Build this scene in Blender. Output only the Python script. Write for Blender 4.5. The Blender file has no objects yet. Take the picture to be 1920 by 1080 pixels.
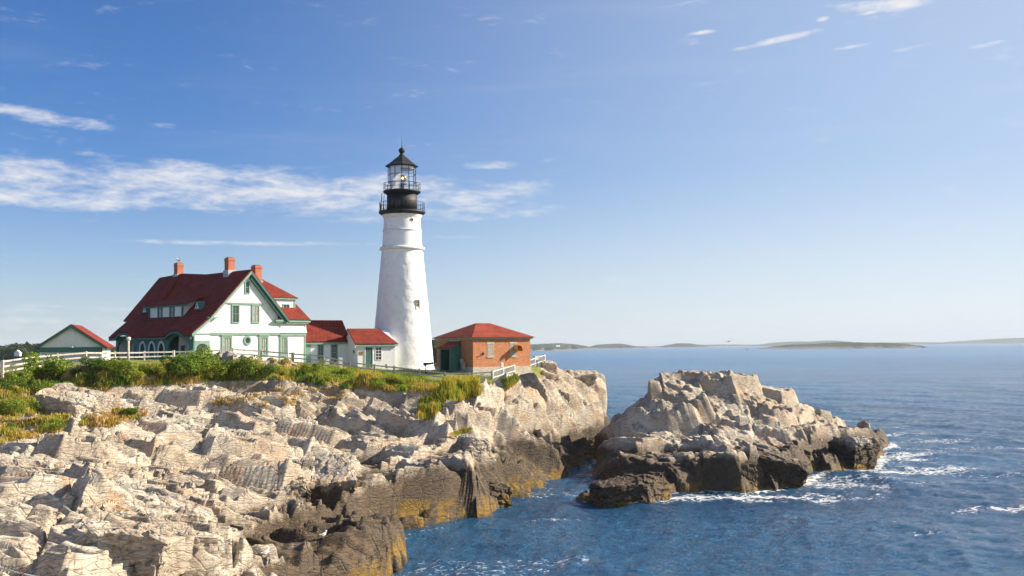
import bpy, bmesh, math, random
import numpy as np
from mathutils import Vector, Matrix
rad=math.radians
random.seed(7)
SC=bpy.context.scene
COL=SC.collection

# ------------------------------------------------------------------ camera
H=10.5; FPX=2000.0
PITCH=math.atan(110.7/FPX); ROLL=rad(.55)
cam=bpy.data.objects.new('camera',bpy.data.cameras.new('camera')); COL.objects.link(cam)
Fv=Vector((0,math.cos(PITCH),math.sin(PITCH))); U0=Vector((0,-math.sin(PITCH),math.cos(PITCH))); R0=Vector((1,0,0))
Rv=R0*math.cos(ROLL)-U0*math.sin(ROLL); Uv=R0*math.sin(ROLL)+U0*math.cos(ROLL)
cam.matrix_world=Matrix(((Rv.x,Uv.x,-Fv.x,0),(Rv.y,Uv.y,-Fv.y,0),(Rv.z,Uv.z,-Fv.z,H),(0,0,0,1)))
cam.data.sensor_width=36; cam.data.lens=36*FPX/1920; cam.data.clip_start=.5; cam.data.clip_end=60000
SC.camera=cam
def azel(px,py):   # direction of a photo pixel, degrees east of +Y and above the horizon
    d=Fv*FPX+Rv*(px-960)-Uv*(py-540); d.normalize()
    return math.degrees(math.atan2(d.x,d.y)), math.degrees(math.asin(d.z))

# ------------------------------------------------------------------ light and sky
SUN_AZ,SUN_EL=78.0,30.0
SC.view_settings.view_transform='Standard'; SC.view_settings.look='None'; SC.view_settings.gamma=1
SC.view_settings.exposure=1.0
sun=bpy.data.objects.new('sun',bpy.data.lights.new('sun','SUN')); COL.objects.link(sun)
sun.data.energy=5.0; sun.data.angle=rad(.5); sun.data.color=(1,.88,.70)
sd=Vector((math.sin(rad(SUN_AZ))*math.cos(rad(SUN_EL)),math.cos(rad(SUN_AZ))*math.cos(rad(SUN_EL)),math.sin(rad(SUN_EL))))
sun.rotation_euler=sd.to_track_quat('Z','Y').to_euler()
world=bpy.data.worlds.new('World'); SC.world=world; world.use_nodes=True

class N:
    """small helper to wire node trees"""
    def __init__(s,tree): s.t=tree; s.n=tree.nodes; s.l=tree.links
    def new(s,typ,**kw):
        o=s.n.new(typ)
        for k,v in kw.items():
            if k.startswith('i_'):
                key=k[2:]; key=int(key) if key.isdigit() else key
                s.put(o.inputs[key],v)
            else: setattr(o,k,v)
        return o
    def put(s,sock,v):
        if isinstance(v,bpy.types.NodeSocket): s.l.new(v,sock)
        else:
            if sock.type=='RGBA' and len(v)==3: v=(*v,1)
            sock.default_value=v
    def m(s,op,a,b=None,c=None,clamp=False):
        o=s.n.new('ShaderNodeMath'); o.operation=op; o.use_clamp=clamp
        s.put(o.inputs[0],a)
        if b is not None: s.put(o.inputs[1],b)
        if c is not None: s.put(o.inputs[2],c)
        return o.outputs[0]
    def vm(s,op,a,b):
        o=s.n.new('ShaderNodeVectorMath'); o.operation=op; s.put(o.inputs[0],a); s.put(o.inputs[1],b); return o.outputs[0]
    def mix(s,f,a,b,mode='MIX'):
        o=s.n.new('ShaderNodeMix'); o.data_type='RGBA'; o.blend_type=mode
        s.put(o.inputs[0],f); s.put(o.inputs[6],a); s.put(o.inputs[7],b); return o.outputs[2]
    def noise(s,vec,scale,detail=5,rough=.55,dist=0):
        o=s.n.new('ShaderNodeTexNoise'); s.put(o.inputs['Vector'],vec); o.inputs['Scale'].default_value=scale
        o.inputs['Detail'].default_value=detail; o.inputs['Roughness'].default_value=rough; o.inputs['Distortion'].default_value=dist
        return o.outputs[0]
    def step(s,x,a,b,lo=0.,hi=1.):
        o=s.n.new('ShaderNodeMapRange'); o.interpolation_type='SMOOTHSTEP'; s.put(o.inputs[0],x)
        s.put(o.inputs[1],a); s.put(o.inputs[2],b); s.put(o.inputs[3],lo); s.put(o.inputs[4],hi); return o.outputs[0]
    def xyz(s,vec):
        o=s.n.new('ShaderNodeSeparateXYZ'); s.put(o.inputs[0],vec); return o.outputs
    def comb(s,x,y,z):
        o=s.n.new('ShaderNodeCombineXYZ'); s.put(o.inputs[0],x); s.put(o.inputs[1],y); s.put(o.inputs[2],z); return o.outputs[0]
    def scl(s,vec,v): return s.vm('MULTIPLY',vec,v)

g=N(world.node_tree); g.n.clear()
sky=g.new('ShaderNodeTexSky',sky_type='NISHITA',sun_disc=False,sun_elevation=rad(SUN_EL),sun_rotation=rad(SUN_AZ),altitude=10,air_density=1.0,dust_density=.25,ozone_density=3.0)
hs=g.new('ShaderNodeHueSaturation',i_Saturation=1.0,i_Value=1.0,i_Color=sky.outputs[0])
tc=g.new('ShaderNodeTexCoord'); X,Y,Z=g.xyz(tc.outputs['Generated'])
az=g.m('MULTIPLY',g.m('ARCTAN2',X,Y),57.2958); el=g.m('MULTIPLY',g.m('ARCSINE',Z),57.2958)
cv=g.comb(g.m('MULTIPLY',az,.28),el,0.)
n1=g.noise(cv,.9,8,.62,.25); n2=g.noise(g.comb(g.m('MULTIPLY',az,.5),g.m('MULTIPLY',el,1.6),3.),1.7,8,.65,.2)
# photo clouds as directions on the sky: px,py,half width,half height,slope,softness,strength
CL=[(430,352,540,44,.03,.9),(250,335,300,30,.05,.8),(120,372,240,20,0,.75),(700,358,330,36,.02,.75),(70,218,120,13,.10,1.),(300,234,40,7,.1,.45),(470,456,260,4.5,0.,.5),(915,311,55,11,-.02,1.),
    (1030,300,28,4,-.2,.4),(1462,74,82,8,-.14,1.2),(1665,9,88,12,.03,1.1),(1600,87,42,4,-.08,.8),(1716,88,44,5,-.1,.9),(1543,36,13,5,-.1,.9),(1318,61,30,4,-.05,.7),(1850,84,30,4,-.1,.6),
    (130,605,230,11,0.,.35),(60,578,150,7,0,.3),(900,445,80,3,0,.2),(170,290,60,5,0,.35),(1640,20,30,4,-.15,.7),(1280,10,60,4,-.1,.2),(820,400,220,16,-.02,.35)]
dens=None # strongest cloud at each direction
for (px,py,rx,ry,sl,st) in CL:
    a0,e0=azel(px,py); k=57.2958/2000
    dx=g.m('SUBTRACT',az,a0); dy=g.m('ADD',g.m('SUBTRACT',el,e0),g.m('MULTIPLY',dx,sl))
    q=g.m('ADD',g.m('POWER',g.m('ABSOLUTE',g.m('DIVIDE',dx,rx*k)),2.2),g.m('POWER',g.m('ABSOLUTE',g.m('DIVIDE',dy,ry*k)),2.))
    v=g.m('MULTIPLY',g.m('SUBTRACT',1.,g.m('MINIMUM',q,3.)),st)
    dens=v if dens is None else g.m('MAXIMUM',dens,v)
nn=g.m('ADD',g.m('MULTIPLY',n1,.6),g.m('MULTIPLY',n2,.4))
dd=g.m('ADD',dens,g.m('MULTIPLY',g.m('SUBTRACT',nn,.49),5.0))
cl=g.step(dd,-.1,1.7,0.,.84)
wisp=g.m('MULTIPLY',g.step(g.noise(g.comb(g.m('MULTIPLY',az,.12),el,7.),.6,7,.6,.3),.5,.85),.07)
lowf=g.step(el,0.,16.,1.,0.); rightf=g.step(az,-22.,34.)
tint=g.mix(lowf,g.mix(rightf,(.44,.78,1.25),(.90,.99,1.22)),g.mix(rightf,(.72,.90,1.26),(.90,1.,1.2)))
base=g.mix(1.,hs.outputs[0],tint,'MULTIPLY')
base=g.mix(g.m('MULTIPLY',rightf,.62),base,(6.3,7.5,9.0))
base=g.mix(g.m('MULTIPLY',g.step(el,-.5,10.,.75,0.),g.m('ADD',.35,g.m('MULTIPLY',rightf,.65))),base,(8.9,9.4,9.8))
skyc=g.mix(g.m('MAXIMUM',cl,wisp),base,(9.6,9.2,9.0))
bg=g.new('ShaderNodeBackground',i_Color=skyc,i_Strength=.051)
g.l.new(bg.outputs[0],g.new('ShaderNodeOutputWorld').inputs[0])

# ------------------------------------------------------------------ noise in numpy
def _h(ix,iy,iz,s):
    h=(ix.astype(np.int64)*374761393+iy.astype(np.int64)*668265263+iz.astype(np.int64)*2147483647*3+s*974634777)&0xffffffff
    h=((h^(h>>13))*1274126177)&0xffffffff
    h=((h^(h>>16))*2246822519)&0xffffffff
    return ((h^(h>>15))&0xffffff)/float(0xffffff)
def vnoise(p,s=0):
    i=np.floor(p); f=p-i; i=i.astype(np.int64); f=f*f*(3-2*f); r=0
    for dx in (0,1):
        for dy in (0,1):
            for dz in (0,1):
                w=(f[:,0] if dx else 1-f[:,0])*(f[:,1] if dy else 1-f[:,1])*(f[:,2] if dz else 1-f[:,2])
                r=r+w*_h(i[:,0]+dx,i[:,1]+dy,i[:,2]+dz,s)
    return r*2-1
def fbm(p,s=0,o=4,gain=.5):
    r=0;a=1;t=0
    for k in range(o): r=r+a*vnoise(p*(2**k)+k*17.3,s+k); t+=a; a*=gain
    return r/t
def plates(P,dims,M,s,jit=.62,tilt=.5):
    """angular jointed blocks: every cell is a tilted facet; returns offset and distance to the joint"""
    q=(P@M.T)/np.array(dims)
    b=np.floor(q-.5).astype(np.int64); n=len(q)
    d1=np.full(n,9.);d2=np.full(n,9.);val=np.zeros(n)
    for dx in (0,1):
        for dy in (0,1):
            for dz in (0,1):
                ix,iy,iz=b[:,0]+dx,b[:,1]+dy,b[:,2]+dz
                f=np.stack([ix+.5+jit*(_h(ix,iy,iz,s)-.5),iy+.5+jit*(_h(ix,iy,iz,s+1)-.5),iz+.5+jit*(_h(ix,iy,iz,s+2)-.5)],1)
                e=q-f; a=np.abs(e); d=(a[:,0]**4+a[:,1]**4+a[:,2]**4)**.25
                v=(_h(ix,iy,iz,s+3)-.5)*1.0+tilt*(e[:,0]*(_h(ix,iy,iz,s+4)-.5)*2+e[:,1]*(_h(ix,iy,iz,s+5)-.5)*2+e[:,2]*(_h(ix,iy,iz,s+6)-.5)*2)
                c=d<d1; d2=np.where(c,d1,np.minimum(d2,d)); val=np.where(c,v,val); d1=np.where(c,d,d1)
    return val,d2-d1
def rotm(azd,dip,roll=0):
    return np.array(Matrix.Rotation(rad(roll),3,'Y')@Matrix.Rotation(rad(dip),3,'X')@Matrix.Rotation(rad(azd),3,'Z'))
def sst(x,a,b):
    t=np.clip((x-a)/(b-a),0,1); return t*t*(3-2*t)

# ------------------------------------------------------------------ generic mesh helpers
def np_mesh(name,V,F,mat,smooth=False,attrs=None):
    me=bpy.data.meshes.new(name); F=np.asarray(F); V=np.asarray(V,dtype=np.float32)
    me.vertices.add(len(V)); me.vertices.foreach_set('co',V.ravel())
    k=F.shape[1]; me.loops.add(F.size); me.loops.foreach_set('vertex_index',F.ravel().astype(np.int32))
    me.polygons.add(len(F)); me.polygons.foreach_set('loop_start',np.arange(0,F.size,k,dtype=np.int32)); me.polygons.foreach_set('loop_total',np.full(len(F),k,dtype=np.int32))
    me.update(calc_edges=True)
    if smooth: me.polygons.foreach_set('use_smooth',np.ones(len(F),dtype=bool))
    for an,av in (attrs or {}).items():
        if av.ndim==1: me.attributes.new(an,'FLOAT','POINT').data.foreach_set('value',av.astype(np.float32))
        else: me.attributes.new(an,'FLOAT_COLOR','POINT').data.foreach_set('color',np.concatenate([av,np.ones((len(av),1))],1).astype(np.float32).ravel())
    me.materials.append(mat); me.validate()
    o=bpy.data.objects.new(name,me); COL.objects.link(o); return o
def grid_faces(nr,nc):
    i=np.arange(nr-1)[:,None]*nc+np.arange(nc-1)[None,:]; i=i.ravel()
    return np.stack([i,i+1,i+nc+1,i+nc],1)
def tag(o,label=None,cat=None,group=None,kind=None):
    if label: o['label']=label
    if cat: o['category']=cat
    if group: o['group']=group
    if kind: o['kind']=kind
    return o
def empty(name,loc,rz=0):
    o=bpy.data.objects.new(name,None); o.location=loc; o.rotation_euler=(0,0,rz); o.empty_display_size=.3; COL.objects.link(o); return o
def kids(o): return [c for c in bpy.data.objects if c.parent==o]
def copy_tree(o,parent=None):
    c=o.copy(); COL.objects.link(c); c.parent=parent
    for ch in kids(o): copy_tree(ch,c)
    return c
class MB:
    def __init__(s): s.v=[];s.f=[];s.sm=[]
    def add(s,vs,fs,smooth=False):
        k=len(s.v); s.v+=[tuple(v) for v in vs]; s.f+=[tuple(i+k for i in f) for f in fs]; s.sm+=[smooth]*len(fs); return s
    def box(s,x0,x1,y0,y1,z0,z1):
        v=[(x,y,z) for z in (z0,z1) for y in (y0,y1) for x in (x0,x1)]
        return s.add(v,[(0,2,3,1),(4,5,7,6),(0,1,5,4),(2,6,7,3),(0,4,6,2),(1,3,7,5)])
    def prism(s,pts,off):
        n=len(pts); a=[Vector(p) for p in pts]; b=[p+Vector(off) for p in a]
        return s.add(a+b,[tuple(range(n))[::-1],tuple(range(n,2*n))]+[(i,(i+1)%n,n+(i+1)%n,n+i) for i in range(n)])
    def slab(s,pts,th):
        a=[Vector(p) for p in pts]; nn=(a[1]-a[0]).cross(a[2]-a[0]).normalized()
        if nn.z<0: nn=-nn
        return s.prism(a,-nn*th)
    def bar(s,p,q,w,h=None,up=(0,0,1)):
        h=h or w; p=Vector(p);q=Vector(q);d=(q-p).normalized(); upv=Vector(up)
        if abs(d.dot(upv))>.95: upv=Vector((1,0,0))
        sx=d.cross(upv).normalized(); sy=sx.cross(d).normalized()
        c=[sx*(a*w/2)+sy*(b*h/2) for a,b in ((-1,-1),(1,-1),(1,1),(-1,1))]
        return s.add([p+x for x in c]+[q+x for x in c],[(3,2,1,0),(4,5,6,7)]+[(i,(i+1)%4,4+(i+1)%4,4+i) for i in range(4)])
    def tube(s,path,r,n=8,smooth=True):
        path=[Vector(p) for p in path]; rings=[]; rr=r if isinstance(r,(list,tuple)) else [r]*len(path); k=len(s.v)
        for i,p in enumerate(path):
            d=(path[min(i+1,len(path)-1)]-path[max(i-1,0)]).normalized(); up=Vector((0,0,1)) if abs(d.z)<.9 else Vector((1,0,0))
            sx=d.cross(up).normalized(); sy=sx.cross(d)
            rings+= [p+(sx*math.cos(2*math.pi*j/n)+sy*math.sin(2*math.pi*j/n))*rr[i] for j in range(n)]
        fs=[(i*n+j,i*n+(j+1)%n,(i+1)*n+(j+1)%n,(i+1)*n+j) for i in range(len(path)-1) for j in range(n)]
        s.add(rings,fs,smooth); L=len(path)-1
        k2=len(s.v)-len(rings); s.f+=[tuple(k2+j for j in range(n))[::-1],tuple(k2+L*n+j for j in range(n))]; s.sm+=[False,False]
        return s
    def lathe(s,prof,n=32,c=(0,0,0),smooth=True,rz=0,caps=True):
        vs=[(c[0]+r*math.cos(rz+2*math.pi*j/n),c[1]+r*math.sin(rz+2*math.pi*j/n),c[2]+z) for r,z in prof for j in range(n)]
        fs=[(i*n+j,i*n+(j+1)%n,(i+1)*n+(j+1)%n,(i+1)*n+j) for i in range(len(prof)-1) for j in range(n)]
        k=len(s.v); s.add(vs,fs,smooth)
        if caps:
            s.f+=[tuple(k+j for j in range(n))[::-1],tuple(k+(len(prof)-1)*n+j for j in range(n))]; s.sm+=[False,False]
        return s
    def build(s,name,mat,parent=None):
        me=bpy.data.meshes.new(name); me.from_pydata(s.v,[],s.f); me.materials.append(mat); me.validate(); 
        bm=bmesh.new(); bm.from_mesh(me); bmesh.ops.recalc_face_normals(bm,faces=bm.faces[:]); bm.to_mesh(me); bm.free()
        if any(s.sm) and len(me.polygons)==len(s.sm):
            me.polygons.foreach_set('use_smooth',s.sm)
        o=bpy.data.objects.new(name,me); COL.objects.link(o)
        if parent is not None: o.parent=parent
        return o

# ------------------------------------------------------------------ materials
def newmat(name):
    m=bpy.data.materials.new(name); m.use_nodes=True; g=N(m.node_tree); g.n.clear()
    b=g.new('ShaderNodeBsdfPrincipled'); o=g.new('ShaderNodeOutputMaterial'); g.l.new(b.outputs[0],o.inputs[0]); return m,g,b,o
def bump(g,b,h,strength=.4,dist=.02):
    n=g.new('ShaderNodeBump',i_Strength=strength,i_Distance=dist,i_Height=h); g.l.new(n.outputs[0],b.inputs['Normal']); return n
def paint(name,col,rough=.6,var=.12,scale=2.5,bs=.25,bd=.01,metal=0.,emit=None):
    m,g,b,o=newmat(name); tc=g.new('ShaderNodeTexCoord').outputs['Object']
    n=g.noise(tc,scale,6,.6); n2=g.noise(tc,scale*9,4,.6)
    dark=tuple(c*(1-var*1.6) for c in col); lite=tuple(min(1,c*(1+var*.5)) for c in col)
    c=g.mix(g.step(g.m('ADD',g.m('MULTIPLY',n,.65),g.m('MULTIPLY',n2,.35)),.35,.65),dark,lite)
    g.put(b.inputs['Base Color'],c); b.inputs['Roughness'].default_value=rough; b.inputs['Metallic'].default_value=metal
    bump(g,b,n2,bs,bd)
    if emit: g.put(b.inputs['Emission Color'],emit[0]); b.inputs['Emission Strength'].default_value=emit[1]
    return m
def siding(name,col,vert=False,pitch=.12):
    m,g,b,o=newmat(name); tc=g.new('ShaderNodeTexCoord').outputs['Object']; X,Y,Z=g.xyz(tc)
    k=g.m('FRACT',g.m('DIVIDE',Z if not vert else g.m('ADD',X,Y),pitch))
    n=g.noise(tc,1.3,6,.65); st=g.noise(g.scl(tc,(3,3,.4)),2.,4,.6)
    c=g.mix(g.step(g.m('MULTIPLY',n,st),.16,.42),tuple(x*.86 for x in col),col)
    c=g.mix(g.step(k,.93,.97),c,tuple(x*.55 for x in col))
    g.put(b.inputs['Base Color'],c); b.inputs['Roughness'].default_value=.55
    bump(g,b,k,.55,.02); return m
def shingle(name,col):
    m,g,b,o=newmat(name); tc=g.new('ShaderNodeTexCoord').outputs['Object']; X,Y,Z=g.xyz(tc)
    br=g.new('ShaderNodeTexBrick',offset=.5,i_Vector=g.comb(g.m('ADD',X,g.m('MULTIPLY',Y,1.)),g.m('MULTIPLY',Z,1.35),0.),i_Scale=1.,i_Color1=(1,1,1),i_Color2=(.62,.62,.62),i_Mortar=(.3,.3,.3))
    br.inputs['Brick Width'].default_value=.42; br.inputs['Row Height'].default_value=.2; br.inputs['Mortar Size'].default_value=.022; br.inputs['Bias'].default_value=-.25
    n=g.noise(tc,.8,6,.65)
    c=g.mix(1.,g.mix(g.step(n,.35,.7),col,tuple(x*.72 for x in col)),br.outputs[0],'MULTIPLY')
    g.put(b.inputs['Base Color'],c); b.inputs['Roughness'].default_value=.85; b.inputs['Specular IOR Level'].default_value=.2
    bump(g,b,br.outputs[1],-.5,.02); return m
def brickm(name,c1,c2,mort,bw=.22,bh=.075):
    m,g,b,o=newmat(name); tc=g.new('ShaderNodeTexCoord').outputs['Object']; X,Y,Z=g.xyz(tc)
    br=g.new('ShaderNodeTexBrick',offset=.5,i_Vector=g.comb(g.m('ADD',X,Y),Z,0.),i_Scale=1.,i_Color1=c1,i_Color2=c2,i_Mortar=mort)
    br.inputs['Brick Width'].default_value=bw; br.inputs['Row Height'].default_value=bh; br.inputs['Mortar Size'].default_value=.008; br.inputs['Bias'].default_value=-.1
    n=g.noise(tc,.9,6,.7); c=g.mix(g.step(n,.45,.75,0.,.55),br.outputs[0],tuple(x*.55 for x in c1)); c=g.mix(g.step(g.noise(g.scl(tc,(1,1,5)),1.5,5,.6),.55,.75,0.,.35),c,(.5,.36,.26))
    g.put(b.inputs['Base Color'],c); b.inputs['Roughness'].default_value=.85; bump(g,b,br.outputs[1],-.4,.01); return m
def glassm(name,col=(.03,.035,.04)):
    m,g,b,o=newmat(name); tc=g.new('ShaderNodeTexCoord').outputs['Object']
    g.put(b.inputs['Base Color'],g.mix(g.step(g.noise(tc,1.8,3,.5),.35,.7),col,tuple(c*2.2+.02 for c in col))); b.inputs['Roughness'].default_value=.08; bump(g,b,g.noise(tc,2.,2,.5),.15,.02); return m
M={}
M['white']=siding('white clapboard',(.86,.86,.86)); M['white_board']=siding('white boards',(.86,.86,.86),True,.22)
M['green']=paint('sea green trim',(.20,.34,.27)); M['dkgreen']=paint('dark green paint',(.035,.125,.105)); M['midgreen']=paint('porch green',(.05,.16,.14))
M['roof']=shingle('red shingles',(.27,.043,.026)); M['roof2']=shingle('red shingle flat',(.38,.070,.040))
M['brick']=brickm('orange brick',(.56,.185,.045),(.34,.085,.03),(.40,.28,.2)); M['chim']=brickm('chimney brick',(.50,.12,.05),(.36,.08,.03),(.42,.28,.2))
M['glass']=glassm('window glass'); M['curtain']=paint('curtained pane',(.38,.37,.34),.3,.3,4)
M['stone']=paint('pale granite',(.52,.46,.38),.8,.25,6,.5); M['tpaint']=paint('white painted wood',(.80,.78,.74),.55,.15,4); M['fence']=paint('weathered white rail',(.62,.57,.50),.7,.3,5,.4)
M['greypost']=paint('grey weathered post',(.36,.30,.25),.8,.3,7,.4)
M['black']=paint('black iron',(.010,.011,.016),.62,.3,3); M['lead']=paint('lead flashing',(.42,.44,.46),.5,.2)
M['brass']=paint('brass',(.72,.42,.10),.3,.2,5,.2,.01,.8); M['plaque']=paint('bronze plaque',(.28,.16,.05),.5,.4,20)
M['metal']=paint('galvanised metal',(.5,.5,.5),.4,.2,6,.2,.01,.5); M['rust']=paint('rusty steel',(.22,.10,.055),.8,.4,14,.5)
M['dark']=paint('dark interior',(.03,.03,.03),.9); M['gull']=paint('gull feathers',(.75,.75,.75),.8,.2,9); M['orange']=paint('orange beak',(.8,.35,.05)); M['gullgrey']=paint('gull grey',(.3,.31,.33),.8)
def towerm():
    m,g,b,o=newmat('whitewashed rubble'); tc=g.new('ShaderNodeTexCoord').outputs['Object']; Z=g.xyz(tc)[2]
    n=g.noise(tc,1.6,6,.6); v=g.new('ShaderNodeTexVoronoi',feature='SMOOTH_F1',i_Vector=g.vm('ADD',g.scl(tc,(1,1,1.5)),g.scl(g.new('ShaderNodeTexNoise',i_Vector=tc,i_Scale=2.).outputs[1],(.5,.5,.5))),i_Scale=2.3); v.inputs['Smoothness'].default_value=.6
    c=g.mix(g.step(n,.3,.6),(.74,.73,.71),(.82,.82,.81)); c=g.mix(g.step(g.noise(g.scl(tc,(3,3,.25)),1.2,5,.65),.62,.85,0.,.3),c,(.5,.45,.38))
    g.put(b.inputs['Base Color'],c); b.inputs['Roughness'].default_value=.7
    h=g.m('ADD',g.m('MULTIPLY',v.outputs[0],-1.),g.m('MULTIPLY',g.noise(tc,6.,5,.6),.35)); lo=g.step(Z,13.1,13.4,1.,.06)
    bump(g,b,g.m('MULTIPLY',h,lo),.5,.03); return m
M['tower']=towerm()
def rockm(name):
    m,g,b,o=newmat(name); ge=g.new('ShaderNodeNewGeometry'); P=ge.outputs['Position']; X,Y,Z=g.xyz(P)
    q=g.vm('ADD',P,g.scl(g.new('ShaderNodeTexNoise',i_Vector=P,i_Scale=.5).outputs[1],(1.5,1.5,1.5)))
    cr_=g.new('ShaderNodeTexVoronoi',i_Vector=g.new('ShaderNodeVectorRotate',rotation_type='EULER_XYZ',i_Vector=g.scl(P,(.8,.42,.9)),i_Rotation=(.1,.1,-.25)).outputs[0],i_Scale=1.)
    big=g.noise(q,.22,5,.6); med=g.noise(q,1.1,7,.65); fine=g.noise(g.scl(q,(1.,.35,2.2)),4.5,8,.7); grain=g.noise(P,22.,4,.7)
    c=g.mix(g.step(big,.38,.62),(.50,.42,.315),(.63,.565,.46))
    c=g.mix(g.step(med,.48,.68,0.,.85),c,(.24,.185,.135))
    c=g.mix(g.step(fine,.50,.68,0.,.75),c,(.13,.105,.085))
    c=g.mix(g.step(g.noise(g.vm('ADD',q,(31.,7.,5.)),.55,6,.7),.56,.68,0.,.6),c,(.50,.25,.10))
    c=g.mix(g.step(g.noise(g.vm('ADD',q,(3.,47.,5.)),.8,6,.65),.6,.72,0.,.5),c,(.70,.66,.60))
    c=g.mix(g.step(grain,.52,.75,0.,.4),c,(.13,.11,.10))
    jv=g.new('ShaderNodeVectorRotate',rotation_type='EULER_XYZ',i_Vector=g.vm('ADD',P,g.scl(g.new('ShaderNodeTexNoise',i_Vector=P,i_Scale=.8).outputs[1],(.25,.25,.25))),i_Rotation=(.2,.1,-.25)).outputs[0]
    j1=g.step(g.new('ShaderNodeTexVoronoi',feature='DISTANCE_TO_EDGE',i_Vector=g.scl(jv,(1.,.35,1.6)),i_Scale=.75).outputs[0],.005,.035); j2=g.step(g.new('ShaderNodeTexVoronoi',feature='DISTANCE_TO_EDGE',i_Vector=g.scl(jv,(.8,.45,3.)),i_Scale=2.).outputs[0],.01,.06)
    crkm=g.m('MULTIPLY',g.m('MAXIMUM',g.m('SUBTRACT',1.,j1),g.m('MULTIPLY',g.m('SUBTRACT',1.,j2),.7)),g.step(med,.36,.58)); c=g.mix(g.m('MULTIPLY',crkm,.28),c,(.10,.08,.065))
    tone=g.xyz(cr_.outputs['Color'])
    c=g.mix(g.step(tone[1],.55,.9,0.,.35),c,(.36,.30,.25)); c=g.mix(g.step(tone[2],.72,.95,0.,.45),c,(.58,.40,.26))
    # tide zone: brown wet-stained rock, then rockweed (depends on height above the sea)
    zz=g.m('ADD',Z,g.m('ADD',g.m('MULTIPLY',g.m('SUBTRACT',big,.5),3.2),g.m('MULTIPLY',g.m('SUBTRACT',med,.5),1.6)))
    zz=g.m('ADD',zz,g.step(X,1.5,6.,0.,.75))
    wet=g.step(zz,2.45,3.3,1.,0.)
    brown=g.mix(g.step(fine,.35,.65),(.110,.068,.034),(.042,.028,.017)); brown=g.mix(g.step(med,.5,.7,0.,.5),brown,(.17,.115,.068))
    c=g.mix(g.m('MULTIPLY',wet,.95),c,brown)
    weed=g.m('MULTIPLY',g.step(zz,.6,1.35,1.,0.),g.step(g.noise(q,.9,5,.6),.42,.54))
    c=g.mix(g.m('MULTIPLY',weed,.9),c,g.mix(fine,(.34,.19,.015),(.14,.085,.012)))
    c=g.mix(g.step(zz,-.35,.15,.85,0.),c,(.025,.02,.015))
    # soil and turf on the flat headland top
    gr=g.new('ShaderNodeAttribute',attribute_name='turf').outputs['Fac']
    tn=g.noise(P,1.7,6,.7); turf=g.mix(g.step(tn,.35,.65),(.13,.19,.035),(.27,.25,.06))
    c=g.mix(g.step(g.m('ADD',gr,g.m('MULTIPLY',g.m('SUBTRACT',med,.5),.9)),.42,.56),c,turf)
    g.put(b.inputs['Base Color'],c)
    g.put(b.inputs['Roughness'],g.step(wet,0.,1.,.88,.62)); b.inputs['Specular IOR Level'].default_value=.3
    rotv=g.new('ShaderNodeVectorRotate',rotation_type='EULER_XYZ',i_Vector=g.vm('ADD',P,g.scl(g.new('ShaderNodeTexNoise',i_Vector=P,i_Scale=.35).outputs[1],(.9,.9,.9))),i_Rotation=(.12,.16,-.25)).outputs[0]
    cr=g.new('ShaderNodeTexVoronoi',distance='CHEBYCHEV',i_Vector=g.scl(rotv,(2.1,1.,5.5)),i_Scale=1.); cr2=g.new('ShaderNodeTexVoronoi',distance='CHEBYCHEV',i_Vector=g.scl(rotv,(5.2,3.,11.)),i_Scale=1.)
    crk=g.m('ADD',g.xyz(cr.outputs['Color'])[0],g.m('MULTIPLY',g.xyz(cr2.outputs['Color'])[0],.5))
    h=g.m('ADD',g.m('ADD',g.m('MULTIPLY',fine,.45),g.m('MULTIPLY',grain,.16)),g.m('ADD',g.m('MULTIPLY',g.m('ADD',j1,j2),.18),g.m('MULTIPLY',crk,.85)))
    bump(g,b,h,1.,.14); return m
M['rock']=rockm('granite')

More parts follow.
